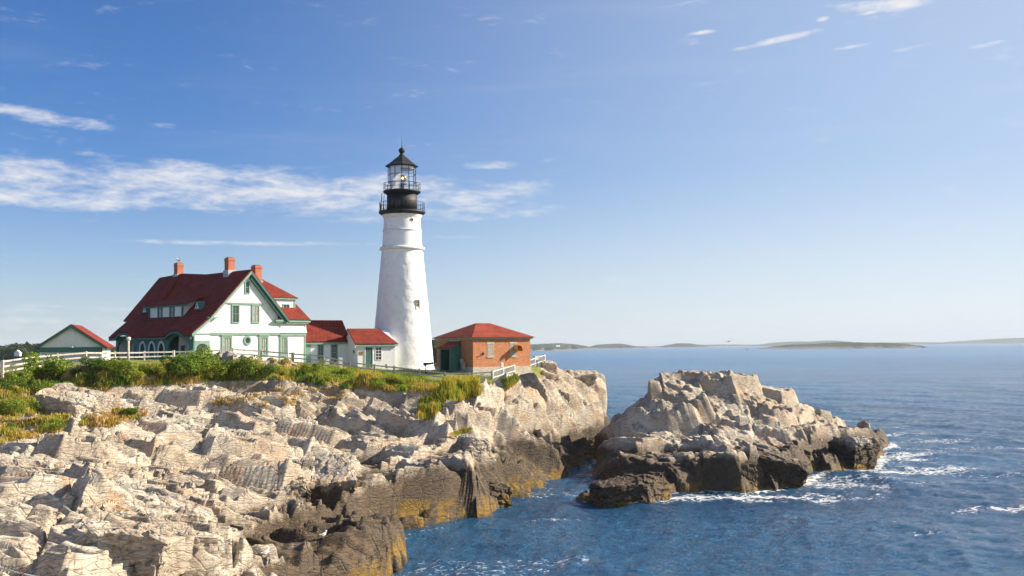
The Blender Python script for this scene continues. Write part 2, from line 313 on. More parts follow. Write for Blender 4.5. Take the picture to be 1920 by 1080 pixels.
# ------------------------------------------------------------------ terrain
LP=[(-41.23,86,8.7),(-40.47,90,9.13),(-37.98,95,9.48),(-34.78,98,9.6),(-30.5,100,9.5),(-25,102,9.3),(-18.57,103,8.66),(-13.43,103,8.0),(-8.73,102,7.57),(-4.15,102,7.23),(1.21,104,6.95),(-.8,100,6.5),(-2.4,98,6.4),(3.74,124,8.04),(-36.41,76,7.47),(-34.35,80,7.47),(-31.89,84,8.12),(-29.03,88,8.4),(-25.2,90,8.53),(-21.17,92,8.22),(-16.58,92,7.71),(-12.26,94,7.28),(-7.58,94,6.86),(-3.91,96,6.51),(-30.64,64,6.37),(-28.31,66,5.88),(-26.55,70,5.91),(-24.38,74,5.98),(-21.26,76,5.63),(-18.17,79,5.21),(-14.42,80,5.1),(-10.7,82,4.93),(-7.62,84,4.76),(-4.91,88,5.55),(-24.87,52,5.6),(-22.6,54,5.11),(-20.18,57,4.78),(-18.26,60,4.75),(-16.41,62,4.22),(-14.62,68,3.92),(-12.09,71,3.6),(-8.81,73,3.37),(-5.46,77,3.32),(-2.5,80,3.41),(-0.11,86,4.13),(1.81,96,5.27),(3.67,108,6.74),(1.94,102,6.2),(-1.05,95,5.35),(-20.06,42,4.89),(-18.4,44,4.6),(-16.27,46,4.3),(-14.83,48,3.77),(-13.49,52,3.44),(-11.97,57,3.02),(-9.94,62,2.94),(-7.2,65,2.55),(-4.28,70,2.25),(-2.26,72,2.34),(-0.12,79,2.7),(-16.21,34,4.46),(-14.82,35.5,4.17),(-13.42,38,3.7),(-12.35,40,3.33),(-11.41,44,3.02),(-10.28,49,2.63),(-8.5,53,2.22),(-6.84,59,1.54),(-4.63,65,1.56),(-2.19,69.5,1.26),(-14.29,30,4.14),(-12.93,31,3.91),(-11.64,33,3.47),(-10.4,36,2.98),(-9.18,40,2.32),(-7.93,44,1.91),(-7.03,50,1.7),(-6.57,55.5,.99),(-11.4,24,3.55),(-9.42,25,3.24),(-7.52,27,2.64),(-6.8,34,1.72),(4.55,124,8.28),(6.18,126,6.6),(8.9,130,5.7),(10.2,132,4.1),(10.05,128,2.82),(6.92,118,4.02),(5.34,110,2.84),(3.88,101,1.98),(2.15,92,1.39),(.69,84,.54),(-1.27,76,.57),(10.74,133,.54),(7.46,118,.8),(5.74,108,.75),(8.2,109,.7),(7.6,103,.55),(10.5,116,.6),(11.5,122,.5),(9.3,104,.5),
 # headland top
 (-8,106,7.75),(-12,107,7.95),(-4,105.5,7.65),(1,108,7.25),(0,110,7.4),(1.9,114.5,7.7),(-9,112,8.12),(-12.3,119.5,8.1),(-16,110,8.35),(-22,109,8.9),(-30,108,9.3),(-40,110,9.5),(-33,118,9.25),(-22,122,8.6),(-3,119,8.1),(2.9,118,7.95),(-2,126,7.8),(3,130,7),(-12,132,7),(-25,135,8),(-50,100,8.5),(-52,125,9.0),(-70,110,7.8),(-52,84,8.0),(-50,70,7),(-60,140,7.2),(-36,60,7.2),(-30,46,6.2),(-25,32,5.3),(-20,22,5),
 # below the sea
 (-6.3,45,-1.4),(-5.7,50,-1.4),(-5.2,56,-1.4),(-5.2,60,-1.4),(-2.4,65.5,-1.4),(-1.2,70,-1.4),(2.2,75,-1.3),(3.7,83,-1.1),(5.2,91,-1.1),(6.8,96.5,-.3),(0,58,-3.),(5,66,-3.5),(5.5,76,-2.5),(-3,34,-2.5),(-3,24,-3),(13.5,118,-.3),(14.5,126,-1.5),(15,134,-2.5),(8,142,-2.5),(-2,145,-2.5),(-20,152,-2),(3,50,-4),(8,62,-4),(4,35,-4),(20,145,-5)]
IP=[(6.4,73,.4),(8.04,75,.61),(11.46,78,.57),(14.75,79,.8),(16.61,78.5,1.04),(20.61,82,.99),(24.75,88,.7),(30.65,94,.69),(39.03,116,.27),(8.16,88,1.29),(10.55,86,1.9),(14.13,87,2.2),(17.8,88,2.5),(22.03,91,2.65),(26.78,95,2.26),(32.63,103,2.04),(9.24,94,3.91),(11.01,93,5.11),(13.63,92,4.92),(17.02,93,4.82),(20.47,94,4.5),(24.76,98,4.45),(29.88,104,3.28),(35.5,112,2.14),(11.63,98,6.62),(14.13,100,7.61),(16.54,101,8.26),(19,102,8.42),(22.04,102,7.79),(23.8,101,6.29),(27.85,104,5),(17.8,97,6.98),(13.78,96,6.34),(21.16,97,6.23),
 (8.9,98,2.2),(9.,104,1.),(12,108,2.5),(18,110,3.5),(25,112,3),(32,116,1.5),
 (4.1,71,-1.6),(6.8,69.5,-1.6),(10.5,72.5,-1.8),(14.5,76,-1.6),(18.5,76.5,-1.8),(23,79,-1.8),(27,86,-1.6),(33,91,-1.8),(37,103,-1.5),(42.5,117,-1.2),(4.5,80,-1.5),(5.8,90,-1.4),(6.8,98,-.6),(6,106,-1.5),(10,113,-2),(18,117,-2),(30,121,-2),(41,123,-2),(46,112,-3),(36,90,-3.5),(26,76,-3.5),(14,68,-3.5),(2,66,-3.5),(8,120,-4),(25,126,-4),(46,128,-4)]
def tps(pts,lam=.02):
    p=np.array(pts,float); n=len(p); s=20.
    def U(r2): return .5*r2*np.log(r2+1e-9)
    d=((p[:,None,:2]-p[None,:,:2])**2).sum(2)/s/s; A=np.zeros((n+3,n+3)); A[:n,:n]=U(d)+lam*.05*np.eye(n)
    A[:n,n]=1;A[:n,n+1:]=p[:,:2]/s;A[n,:n]=1;A[n+1:,:n]=p[:,:2].T/s
    w=np.linalg.solve(A,np.concatenate([p[:,2],[0,0,0]]))
    def f(x,y):
        sh=x.shape;x=x.ravel();y=y.ravel();out=np.empty(len(x))
        for k in range(0,len(x),60000):
            X_,Y_=x[k:k+60000],y[k:k+60000]
            r2=((X_[:,None]-p[None,:,0])**2+(Y_[:,None]-p[None,:,1])**2)/s/s
            out[k:k+60000]=U(r2)@w[:n]+w[n]+X_/s*w[n+1]+Y_/s*w[n+2]
        return out.reshape(sh)
    return f
def gridded(f,x0,x1,y0,y1,st):
    xs=np.arange(x0,x1+st,st);ys=np.arange(y0,y1+st,st);XX,YY=np.meshgrid(xs,ys);Zz=f(XX,YY)
    def hh(x,y):
        u=np.clip((x-x0)/st,0,len(xs)-1.001);v=np.clip((y-y0)/st,0,len(ys)-1.001);i=u.astype(int);j=v.astype(int);a=u-i;b=v-j
        a=a*a*(3-2*a)*.5+a*.5; b=b*b*(3-2*b)*.5+b*.5
        return (Zz[j,i]*(1-a)+Zz[j,i+1]*a)*(1-b)+(Zz[j+1,i]*(1-a)+Zz[j+1,i+1]*a)*b
    return hh
def steep(f): return lambda x,y:(lambda z:np.where(z<.6,.6-(.6-z)*2.2,z))(f(x,y))
hland=gridded(steep(tps(LP)),-80,24,14,156,.7)
hisl=gridded(steep(tps(IP)),-2,50,62,130,.5)
def turf_mask(x,y):
    # headland top behind a wandering brow line, right of which bare rock
    brow=np.interp(x,[-60,-41,-34,-29,-22,-16,-10,-4,0,2.5,4,8],[78,82,88,92,95,96,97.5,99,102.5,108,128,140])
    n=fbm(np.stack([x*.25,y*.25,x*0],-1).reshape(-1,3),5,4).reshape(x.shape)
    t=sst(y-brow+n*5,-1.5,1.5)
    return t
def roughness(x,y,seed,main):
    P=np.stack([x*.085+9,y*.085,x*0],1); r=sst(fbm(P,seed+3,3),-.25,.3)
    if main:
        r=r*.75+.45*np.exp(-((y-(90+.15*x))/8)**2)+.5*sst(x,0,3)*sst(y,80,90)
        r=r*(1-.75*np.exp(-((x+12)/7)**2-((y-66)/11)**2))
    return np.clip(r,0,1)
def cells(p,dx_,dy_,azd,s,jit=.85):
    """irregular straight-edged joint blocks in plan: random value, random tilts, offset from the block centre, distance to the joint"""
    c_,s_=math.cos(rad(azd)),math.sin(rad(azd)); q=np.stack([(p[:,0]*c_-p[:,1]*s_)/dx_,(p[:,0]*s_+p[:,1]*c_)/dy_],1)
    b=np.floor(q).astype(np.int64); n=len(q); d1=np.full(n,9.);d2=np.full(n,9.);r=np.zeros((n,5));r2=np.zeros((n,5)); z=np.zeros(n,np.int64)
    for i in (-1,0,1):
        for j in (-1,0,1):
            ix,iy=b[:,0]+i,b[:,1]+j
            ex=q[:,0]-(ix+.5+jit*(_h(ix,iy,z,s)-.5)); ey=q[:,1]-(iy+.5+jit*(_h(ix,iy,z,s+1)-.5)); d=ex*ex+ey*ey
            ex=ex*dx_; ey=ey*dy_
            new=np.stack([_h(ix,iy,z,s+3)-.5,_h(ix,iy,z,s+4)-.5,_h(ix,iy,z,s+5)-.5,ex*c_+ey*s_,-ex*s_+ey*c_],1)
            c=d<d1; m=(~c)&(d<d2)
            r2=np.where(c[:,None],r,np.where(m[:,None],new,r2)); d2=np.where(c,d1,np.where(m,d,d2)); r=np.where(c[:,None],new,r); d1=np.where(c,d,d1)
    e=(np.sqrt(d2)-np.sqrt(d1))*min(dx_,dy_)
    return r.T,r2.T,e
def rockify(x,y,h,seed,turf=None,main=True,hf=None):
    """turn the smooth base height into flat-faced, jointed slabs with scarps between them"""
    P=np.stack([x,y,h],1)
    k=(1-turf) if turf is not None else np.ones(len(x))
    if main:
        fx=-1.85+(y-103)*.271; k=k*(1-.85*np.exp(-((x-fx)/np.where(x>fx,1.7,4.2))**2)*sst(y,90,97)*(1-sst(y,122,126)))
    gx_=(hf(x+.6,y)-hf(x-.6,y))/1.2; gy_=(hf(x,y+.6)-hf(x,y-.6))/1.2
    gl=np.sqrt(gx_**2+gy_**2)+1e-6; f=np.minimum(1,.75/gl); gx_*=f; gy_*=f
    wx_=vnoise(P*.05,seed+50)*2.5; wy_=vnoise(P*.05+7,seed+60)*2.5; pw=np.stack([x+wx_,y+wy_],1)
    rough=roughness(x,y,seed,main); zz=h.copy()
    if main: rough=np.clip(rough+.7*(1-sst(h,2.,3.4))+.35*sst(x,0,3),0,1.15)
    low=.35+.65*sst(h,.8,3.6)
    lv=((8.,12.,26,.80,.2,.25,.07,.05),(4.2,5.6,20,.66,.28,.52,.15,.12),(3.2,1.4,-8,.17,.26,.15,.17,.17),(1.5,.6,-14,.035,.09,.06,.18,.17))
    kk=k.copy()
    for i,(a_,b_,az_,am,ar,fl,tl,bk) in enumerate(lv):
        if not main: az_=-32+i*9; a_,b_=((8.5,6),(3.,5.),(1.1,2.1),(.45,.85))[i]; bk*=.5
        c1,c2,e=cells(pw,a_,b_,az_,seed+100*i+100)
        w=fl*(.85+.2*rough)
        def top(c_):
            v,t1,t2,ox,oy=c_
            return v*(am*((low if main else .3) if i==0 else 1)+ar*rough)-w*(gx_*ox+gy_*oy)+(t1*ox+t2*oy)*tl*(.8+1.2*rough)*1.4-bk*(oy+.45*ox)*(1 if main else np.sign(ox+8))
        bl=.5+.5*np.clip(e/np.maximum(.07,.0017*y),0,1)
        zz=zz+kk*(top(c1)*bl+top(c2)*(1-bl))
        if i in (1,2): kk=kk*(.38+.62*sst(e,np.maximum(.07,.0017*y),np.maximum(.07,.0017*y)+.14))
        if i in (1,2): zz-=k*(.45,.18)[i-1]*(1-sst(e,0,.22))*((c1[0]>.12)|(rough>.6))*(.5+.5*rough)
    # thin bedding: small sharp steps
    st=.30; w=zz+vnoise(P*.8,seed+89)*.22+(.05*x-.06*y if main else .25*x-.2*y); t=w/st; fr=t-np.floor(t); sh=np.floor(t)+sst(fr,.93,1.0)
    zz=zz+k*.7*sst(vnoise(P*.33+21,seed+88),-.1,.45)*(sh-t+.5)*st
    D=np.clip(zz-h,-1.6,1.6); n1=vnoise(P*.35+3,seed+77)*.25
    return x+D*((.18 if main else -.12)+n1)*k,y+D*(.24+n1)*k,zz
def fan(a0,a1,r0,r1,na,nr):
    A_,R_=np.meshgrid(np.radians(np.linspace(a0,a1,na)),r0*np.exp(np.linspace(0,1,nr)*math.log(r1/r0))); return (np.sin(A_)*R_).ravel(),(np.cos(A_)*R_).ravel()
parts=[]
for (a0,a1,r0,r1,na,nr,vox) in ((-33,3,26,56.02,900,900,.06),(-31.5,12,56,146,1150,1250,.1)):
    gx,gy=fan(a0,a1,r0,r1,na,nr); tm=turf_mask(gx,gy); X_,Y_,Z_=rockify(gx,gy,hland(gx,gy),11,tm,True,hland)
    Z_=Z_+tm*fbm(np.stack([gx*.6,gy*.6,gx*0],1),3,3)*.15
    V0=np.stack([X_,Y_,Z_],1); F0=grid_faces(nr,na); F0=F0[Z_[F0].max(1)>-1.5]; parts.append((V0,F0,tm))
# coarse surroundings out of the picture
for (a0,a1,r0,r1,na,nr) in ((-75,-30.8,26,146,110,200),(-75,10,8,26.8,120,50)):
    gx,gy=fan(a0,a1,r0,r1,na,nr); tm=turf_mask(gx,gy); X_,Y_,Z_=rockify(gx,gy,hland(gx,gy),11,tm,True,hland); parts.append((np.stack([X_,Y_,Z_],1),grid_faces(nr,na),tm))
off=0;VV=[];FF=[];TT=[]
for v,f,t in parts: VV.append(v);FF.append(f+off);TT.append(t);off+=len(v)
shore=np_mesh('rocky_headland',np.concatenate(VV),np.concatenate(FF),M['rock'],attrs={'turf':np.concatenate(TT)}); tag(shore,kind='structure')
print('headland faces',len(shore.data.polygons))
# sea rock
xs=np.arange(1,48,.10); ys=np.concatenate([np.arange(66,106,.09),np.arange(106,126,.2)])
GX,GY=np.meshgrid(xs,ys); ix,iy=GX.ravel(),GY.ravel()
ax_,ay_,az_=rockify(ix,iy,hisl(ix,iy),67,None,False,hisl); az_=az_-.25*sst(az_,1.5,4)
f=grid_faces(len(ys),len(xs)); f=f[az_[f].max(1)>-1.5]
isl=np_mesh('rocky_islet',np.stack([ax_,ay_,az_],1),f,M['rock'],attrs={'turf':np.zeros(len(ix))}); tag(isl,kind='structure')
print('islet faces',len(isl.data.polygons))

# ------------------------------------------------------------------ sea
def seam():
    m,g,b,o=newmat('sea water'); P=g.new('ShaderNodeNewGeometry').outputs['Position']; X,Y,Z=g.xyz(P)
    dist=g.m('SQRT',g.m('ADD',g.m('POWER',X,2.),g.m('POWER',Y,2.)))
    near=g.noise(g.scl(P,(1.,1.6,1.)),1.6,6,.62); tiny=g.noise(g.scl(P,(1.,1.5,1.)),7.,4,.6); far=g.noise(g.scl(P,(.25,1.,1.)),.35,6,.65)
    patch=g.noise(g.scl(P,(.2,1.,1.)),.03,4,.55)
    col=g.mix(g.step(patch,.35,.65),(.009,.074,.18),(.019,.118,.255))
    shal=g.new('ShaderNodeAttribute',attribute_name='shallow').outputs['Fac']; col=g.mix(shal,col,(.012,.06,.075))
    col=g.mix(g.step(near,.50,.66,0.,.2),col,(.035,.14,.26))
    fo=g.new('ShaderNodeAttribute',attribute_name='foam').outputs['Fac']
    lace=g.new('ShaderNodeTexVoronoi',feature='DISTANCE_TO_EDGE',i_Vector=g.vm('ADD',g.scl(P,(1.,1.3,0.)),g.scl(g.new('ShaderNodeTexNoise',i_Vector=P,i_Scale=1.6,i_Detail=4.).outputs[1],(1.1,1.1,0.))),i_Scale=1.5).outputs[0]
    ln=g.m('MULTIPLY',g.step(lace,.02,.22,1.,0.),.55)
    fv=g.m('ADD',fo,g.m('MULTIPLY',g.m('SUBTRACT',g.m('ADD',g.m('MULTIPLY',g.noise(P,2.2,7,.7),1.1),ln),.80),1.1))
    fm=g.m('MULTIPLY',g.step(fv,.42,.72),g.step(fo,.02,.12))
    g.put(b.inputs['Base Color'],g.mix(fm,col,(.80,.82,.83)))
    g.put(b.inputs['Roughness'],g.m('MAXIMUM',g.step(dist,60.,900.,.10,.2),g.m('MULTIPLY',fm,.75))); b.inputs['IOR'].default_value=1.33; b.inputs['Specular IOR Level'].default_value=.5
    n1=g.new('ShaderNodeBump',i_Height=g.m('ADD',near,g.m('MULTIPLY',tiny,.4)),i_Distance=.5); g.put(n1.inputs['Strength'],g.step(dist,150.,1100.,1.,.15))
    n2=g.new('ShaderNodeBump',i_Height=far,i_Strength=.7,i_Distance=2.2); g.put(n2.inputs['Strength'],g.step(dist,90.,600.,.30,.07)); g.l.new(n1.outputs[0],n2.inputs['Normal']); g.l.new(n2.outputs[0],b.inputs['Normal'])
    return m
wa=np.concatenate([np.linspace(-90,-32,20,endpoint=False),np.linspace(-32,32,760),np.linspace(35,90,20)])
wr=np.concatenate([np.linspace(6,36,20,endpoint=False),36*np.exp(np.linspace(0,1,780)*math.log(420/36.)),420*np.exp(np.linspace(0,1,40)[1:]*math.log(40000/420.))])
A2,R2=np.meshgrid(np.radians(wa),wr); wx=(np.sin(A2)*R2).ravel(); wy=(np.cos(A2)*R2).ravel(); rw=R2.ravel()
def waves(x,y):
    z=0*x; rs=np.random.RandomState(4)
    for k in range(26):
        lam=1.1*1.17**k if k<20 else 14+6*(k-20); th=rad(200+rs.uniform(-48,48)); kk=2*math.pi/lam; ph=rs.uniform(0,6.28)
        wv=np.sin(kk*(x*math.cos(th)+y*math.sin(th))+ph+1.7*fbm(np.stack([x/lam*.22,y/lam*.22,x*0+k],1),k,2)); z=z+(1-np.abs(wv)**.8-.4)*lam*(.0105 if lam<4 else .007 if lam<12 else .004)
    return z
cell=np.gradient(wr)[:,None].repeat(len(wa),1).ravel()
wz=waves(wx,wy)*np.clip(1.3-rw/330,0,1)
hs_land=hland(wx,wy); hs_is=hisl(wx,wy); ins=(wx>0)&(wx<49)&(wy>63)&(wy<129); hs_is=np.where(ins,hs_is,-9); inl=(wx<23)&(wx>-79)&(wy<155)&(wy>15); hs_land=np.where(inl,hs_land,-9)
hm=np.maximum(hs_land,hs_is)
calm=sst(-hm,0,2.); wz*=.45+.55*calm
P2=np.stack([wx,wy,wx*0],1)
expo=np.clip((wx-1)/9,0,1)*.9+.0
shoal=np.exp(-((hm+.35)/.75)**2)*np.where(hs_is>hs_land,expo,.25)
fo=shoal*(.62+.5*fbm(P2*.25,21,3))
def ell(cx,cy,rx,ry,s): return s*np.exp(-(((wx-cx)/rx)**2+((wy-cy)/ry)**2))
for a in [(33,90.5,5.5,2.2,.85),(36,101,5,5,.6),(19,75.5,6,1.7,.55),(13,74,6,1.5,.6),(26,82,6,3.5,.42),(41,125,9,2.5,.5),(44,117,6,2.5,.45),(2,67,2.5,.5,.34),(3.5,76,2.5,.6,.45),(31,69,3,1.,.42),(38,68,6,.9,.5),(38,57,4,.7,.45),(37,150,22,2.5,.30),(52,108,20,2,.3),(24,60,2.5,.7,.4),(48,86,12,1.2,.33)]: fo=fo+ell(*a)*(.7+.6*vnoise(P2*.7,33))
fo=np.maximum(fo,.17*sst(fbm(P2*np.array([.06,.14,1]),77,4),.25,.5)*np.clip(1.2-rw/260,0,1))
fw=grid_faces(len(wr),len(wa))
sea=np_mesh('sea',np.stack([wx,wy,wz],1),fw,seam(),smooth=True,attrs={'foam':np.clip(fo,0,1.2),'shallow':np.clip(shoal*1.5,0,1)}); tag(sea,kind='structure')
# ------------------------------------------------------------------ haze over the sea
def box_obj(name,mat,x0,x1,y0,y1,z0,z1): return MB().box(x0,x1,y0,y1,z0,z1).build(name,mat)

# ------------------------------------------------------------------ far shores
def landm(name,veg,rockc,zr):
    m,g,b,o=newmat(name); P=g.new('ShaderNodeNewGeometry').outputs['Position']; Z=g.xyz(P)[2]
    n=g.noise(P,.02,6,.65); n2=g.noise(P,.09,5,.7)
    c=g.mix(g.step(n,.35,.65),veg,tuple(x*1.9 for x in veg)); c=g.mix(g.step(n2,.35,.7),c,tuple(x*.5 for x in veg))
    c=g.mix(g.step(g.m('ADD',Z,g.m('MULTIPLY',g.m('SUBTRACT',n2,.5),zr*1.6)),zr*.6,zr,1.,0.),c,rockc)
    g.put(b.inputs['Base Color'],c); b.inputs['Roughness'].default_value=.9; return m
M['wood']=landm('wooded shore',(.030,.050,.020),(.26,.22,.18),3.2); M['heath']=landm('island heath',(.028,.045,.016),(.17,.15,.14),5.); M['farland']=landm('far wooded land',(.035,.055,.035),(.25,.22,.2),3.)
def island(name,px0,px1,D,prof,depth,mat,seed,bumpy=.18,nx=240,ny=26):
    """long low land: prof = (fraction along, height m) ; real depth away from the viewer"""
    xa=(px0-960)/FPX*D; xb=(px1-960)/FPX*D; u=np.linspace(0,1,nx); v=np.linspace(-1,1,ny)
    UU,VV_=np.meshgrid(u,v); hx=np.interp(UU,[p[0] for p in prof],[p[1] for p in prof])
    xx=xa+(xb-xa)*UU; wv=fbm(np.stack([UU.ravel()*9,VV_.ravel()*0,UU.ravel()*0],1),seed,3).reshape(UU.shape)
    yy=D+depth*(VV_+1)*.5*(1+.0*wv)+wv*depth*.06
    body=np.clip(1-np.abs(VV_)**2.6,0,1)**.6; hh=hx*body
    c=xb-xa; nz=fbm(np.stack([xx.ravel()/c*70,yy.ravel()/c*70,xx.ravel()*0],1),seed+9,4,.6).reshape(UU.shape)
    hh=hh*(1+bumpy*nz)-1.*(1-body)-.6*(hx<.05)
    f=grid_faces(ny,nx); o=np_mesh(name,np.stack([xx.ravel(),yy.ravel(),hh.ravel()],1),f,mat); return tag(o,kind='structure')
island('far_shore',940,1087,2950,[(0,18),(.3,17),(.55,17.5),(.72,13),(.85,5),(.93,1.2),(1,0)],380,M['wood'],1)
island('far_shore',1000,1122,4200,[(0,16),(.2,22),(.45,24),(.7,19),(.9,10),(1,0)],600,M['wood'],2)
island('far_shore',1110,1228,4600,[(0,6),(.15,17),(.4,20),(.55,20),(.75,9),(.9,7),(1,0)],500,M['wood'],3)
island('far_island',1252,1340,5600,[(0,1),(.12,12),(.35,21),(.6,20),(.75,14),(.9,9),(1,0)],500,M['wood'],4)
island('far_island',1180,1480,9000,[(0,2),(.3,9),(.5,16),(.62,16),(.8,13),(1,10)],900,M['farland'],5,.1)
island('far_island',1462,1640,8000,[(0,3),(.2,27),(.38,33),(.55,30),(.72,38),(.88,26),(1,14)],1200,M['farland'],6,.1)
island('far_island',1560,1830,9500,[(0,16),(.3,20),(.5,18),(.62,20),(.8,18),(1,3)],900,M['farland'],7,.1)
island('far_island',1778,2150,9000,[(0,5),(.05,11),(.14,8),(.3,28),(.5,45),(.8,60),(1,40)],1500,M['farland'],8,.08)
island('near_island',1450,1757,2450,[(0,.3),(.03,1.6),(.07,3.2),(.12,7),(.2,9.5),(.34,10.5),(.5,13.2),(.6,13),(.75,12),(.88,10),(.905,8.5),(.915,.8),(.93,.6),(.94,5.5),(.955,3.5),(.975,1.8),(.985,.5),(1,0)],260,M['heath'],9,.22,420,30)
island('bay_shore',700,890,600,[(0,4),(.3,6),(.6,7),(.8,6.5),(1,5)],160,M['heath'],12,.1)
island('wooded_hill',-400,360,560,[(0,6),(.3,6),(.5,6),(.75,6),(1,5)],300,M['heath'],13,.1)

# foliage material: colour carried by each leaf or blade
def leafm(name):
    m,g,b,o=newmat(name); at=g.new('ShaderNodeAttribute',attribute_name='tone').outputs['Color']
    g.put(b.inputs['Base Color'],at); b.inputs['Roughness'].default_value=.65; b.inputs['Specular IOR Level'].default_value=.25
    tr=g.new('ShaderNodeBsdfTranslucent'); g.put(tr.inputs[0],g.mix(1.,at,(1.2,1.25,.6),'MULTIPLY'))
    mx=g.new('ShaderNodeMixShader'); mx.inputs[0].default_value=.35; g.l.new(b.outputs[0],mx.inputs[1]); g.l.new(tr.outputs[0],mx.inputs[2]); g.l.new(mx.outputs[0],o.inputs[0]); return m
M['leaf']=leafm('leaves'); M['bark']=paint('bark',(.11,.085,.06),.9,.3,8)
RS=np.random.RandomState(5)
def quads(name,C,size,asp,nrm,tone,mat=None):
    """leaf shaped quads (diamond) centred at C, facing nrm"""
    n=len(C); r=RS.normal(size=(n,3)); t=np.cross(nrm,r); t/=np.linalg.norm(t,axis=1)[:,None]+1e-9; bb=np.cross(nrm,t)
    a=t*size[:,None]; c=bb*(size*asp)[:,None]
    V=np.stack([C-a,C-c,C+a,C+c],1).reshape(-1,3); F=np.arange(4*n).reshape(-1,4)
    return np_mesh(name,V,F,mat or M['leaf'],attrs={'tone':np.repeat(tone,4,0)})
def clump_points(n,lobes,rs):
    li=rs.randint(0,len(lobes),n); c=np.array([l[0] for l in lobes])[li]; rr=np.array([l[1] for l in lobes])[li]
    d=rs.normal(size=(n,3)); d/=np.linalg.norm(d,axis=1)[:,None]; q=rs.uniform(.55,1,n)**.5
    return c+d*(rr*q*(.85+.3*rs.rand(n)))[:,None], d
# wooded ridge behind: individual rounded crowns too many to tell apart -> one stuff object
def wood_mass(name,areas,seed):
    rs=np.random.RandomState(seed); Cs=[];Ns=[];Ts=[];Ss=[]
    for (pxa,pxb,D,top0,top1,cnt,r) in areas:
        for _ in range(cnt):
            px=rs.uniform(pxa,pxb); d=D*rs.uniform(.9,1.15); x=(px-960)/FPX*d; f=(px-pxa)/(pxb-pxa)
            py=top0+(top1-top0)*f; ztop=H+(657-(px/1920*8)-py)*d/FPX*1.0*rs.uniform(.15,1.0)-(rs.rand()<.45)*rs.rand()*D*.012
            R=r*rs.uniform(.7,1.3); cz=ztop-R*.8
            m=110; dd=rs.normal(size=(m,3)); dd/=np.linalg.norm(dd,axis=1)[:,None]
            rad_=R*(.8+.35*vnoise(dd*1.7+rs.rand()*50,seed))
            Cs.append(np.array([x,d,cz])+dd*rad_[:,None]*np.array([1,1,.85])); Ns.append(dd+rs.normal(size=(m,3))*.4)
            base=np.array([[.030,.060,.016],[.045,.070,.020],[.022,.045,.018],[.06,.075,.02]])[rs.choice(4,p=[.4,.3,.2,.1])]
            Ts.append(base*rs.uniform(.7,1.35,(m,1))); Ss.append(np.full(m,R*.24))
    Nn=np.concatenate(Ns); Nn/=np.linalg.norm(Nn,axis=1)[:,None]
    o=quads(name,np.concatenate(Cs),np.concatenate(Ss),.8,Nn,np.concatenate(Ts)); return tag(o,'dark green wood on the shore behind the buildings','wood',kind='stuff')
wood_mass('wood',[(-40,75,720,647,640,170,6.5),(60,235,720,642,646,170,6.2),(200,330,740,646,650,80,6.),(790,860,640,632,636,110,5)],3)
def far_house(px,py,D,w,h,rot,roofm,label):
    x=(px-960)/FPX*D; z=H-(py-(657-px/1920*8*1.6))*D/FPX
    t=tag(empty('far_house',(x,D,z),rot),label,'house')
    MB().box(-w/2,w/2,-w*.35,w*.35,0,h).prism([(-w/2,-w*.35,h),(-w/2,w*.35,h),(-w/2,0,h+w*.34)],(w,0,0)).build('wall',M['tpaint'],t)
    b=MB()
    for sg in (-1,1): b.slab([(-w*.55,sg*w*.42,h-.3),(w*.55,sg*w*.42,h-.3),(w*.55,0,h+w*.38),(-w*.55,0,h+w*.38)],.25)
    b.build('roof',roofm,t)
    for k in (-.28,0,.28): MB().box(w*k-.5,w*k+.5,-w*.35-.08,-w*.35+.02,h*.35,h*.8).build('window',M['glass'],t)
    return t
far_house(34,665,640,4.4,2.0,rad(-80),M['tpaint'],'small white house among the dark trees, far left of the picture')
far_house(1016,654,2930,7,5,rad(20),M['roof2'],'distant white house with red roof above the far shore, left one of the two')
far_house(1045,653,2930,10,4.5,rad(10),M['tpaint'],'wider distant white house with pale roof on the far shore')

# ------------------------------------------------------------------ lighthouse
_m,_g,_b,_o=newmat('white blind'); _t=_g.new('ShaderNodeBsdfTranslucent',i_Color=(.9,.9,.92)); _x=_g.new('ShaderNodeMixShader'); _x.inputs[0].default_value=.5
_g.put(_b.inputs['Base Color'],_g.mix(_g.noise(_g.new('ShaderNodeTexCoord').outputs['Object'],3.,3,.5),(.86,.86,.88),(.92,.92,.93))); _g.l.new(_b.outputs[0],_x.inputs[1]); _g.l.new(_t.outputs[0],_x.inputs[2]); _g.l.new(_x.outputs[0],_o.inputs[0]); M['blind']=_m
TX,TY,TZ=-12.30,119.5,7.95
def Tz(z): return z-TZ
lh=tag(empty('lighthouse',(TX,TY,TZ)),'tall white conical lighthouse with black lantern and two galleries','lighthouse')
def lathe_noise(prof,n,amp,seed,zmax):
    V=[];  nz=len(prof)
    th=np.linspace(0,2*np.pi,n,endpoint=False)
    for r,z in prof:
        V.append(np.stack([r*np.cos(th),r*np.sin(th),np.full(n,z)],1))
    V=np.concatenate(V); d=V*np.array([1,1,0]); d/=np.linalg.norm(d,axis=1)[:,None]
    k=np.clip((zmax-V[:,2])/.4,0,1); V=V+d*(fbm(V*1.9,seed,4,.6)*amp*k)[:,None]
    F=[]; i=np.arange(nz-1)[:,None]*n+np.arange(n)[None,:]; j=np.arange(nz-1)[:,None]*n+(np.arange(n)[None,:]+1)%n
    return V,np.stack([i.ravel(),j.ravel(),j.ravel()+n,i.ravel()+n],1)
def rz(z):   # radius of the tapered wall
    return np.interp(z,[7.9,8.6,12,15.7,21.5,21.7,25.2],[3.62,3.45,3.16,2.83,2.30,2.24,2.02])
zs=np.concatenate([np.linspace(7.9,21.45,110),np.linspace(21.5,25.3,12)])
V,F=lathe_noise([(rz(z),z-TZ) for z in zs],170,.04,8,Tz(21.4))
tw=np_mesh('tower_wall',V,F,M['tower'],smooth=True); tw.parent=lh
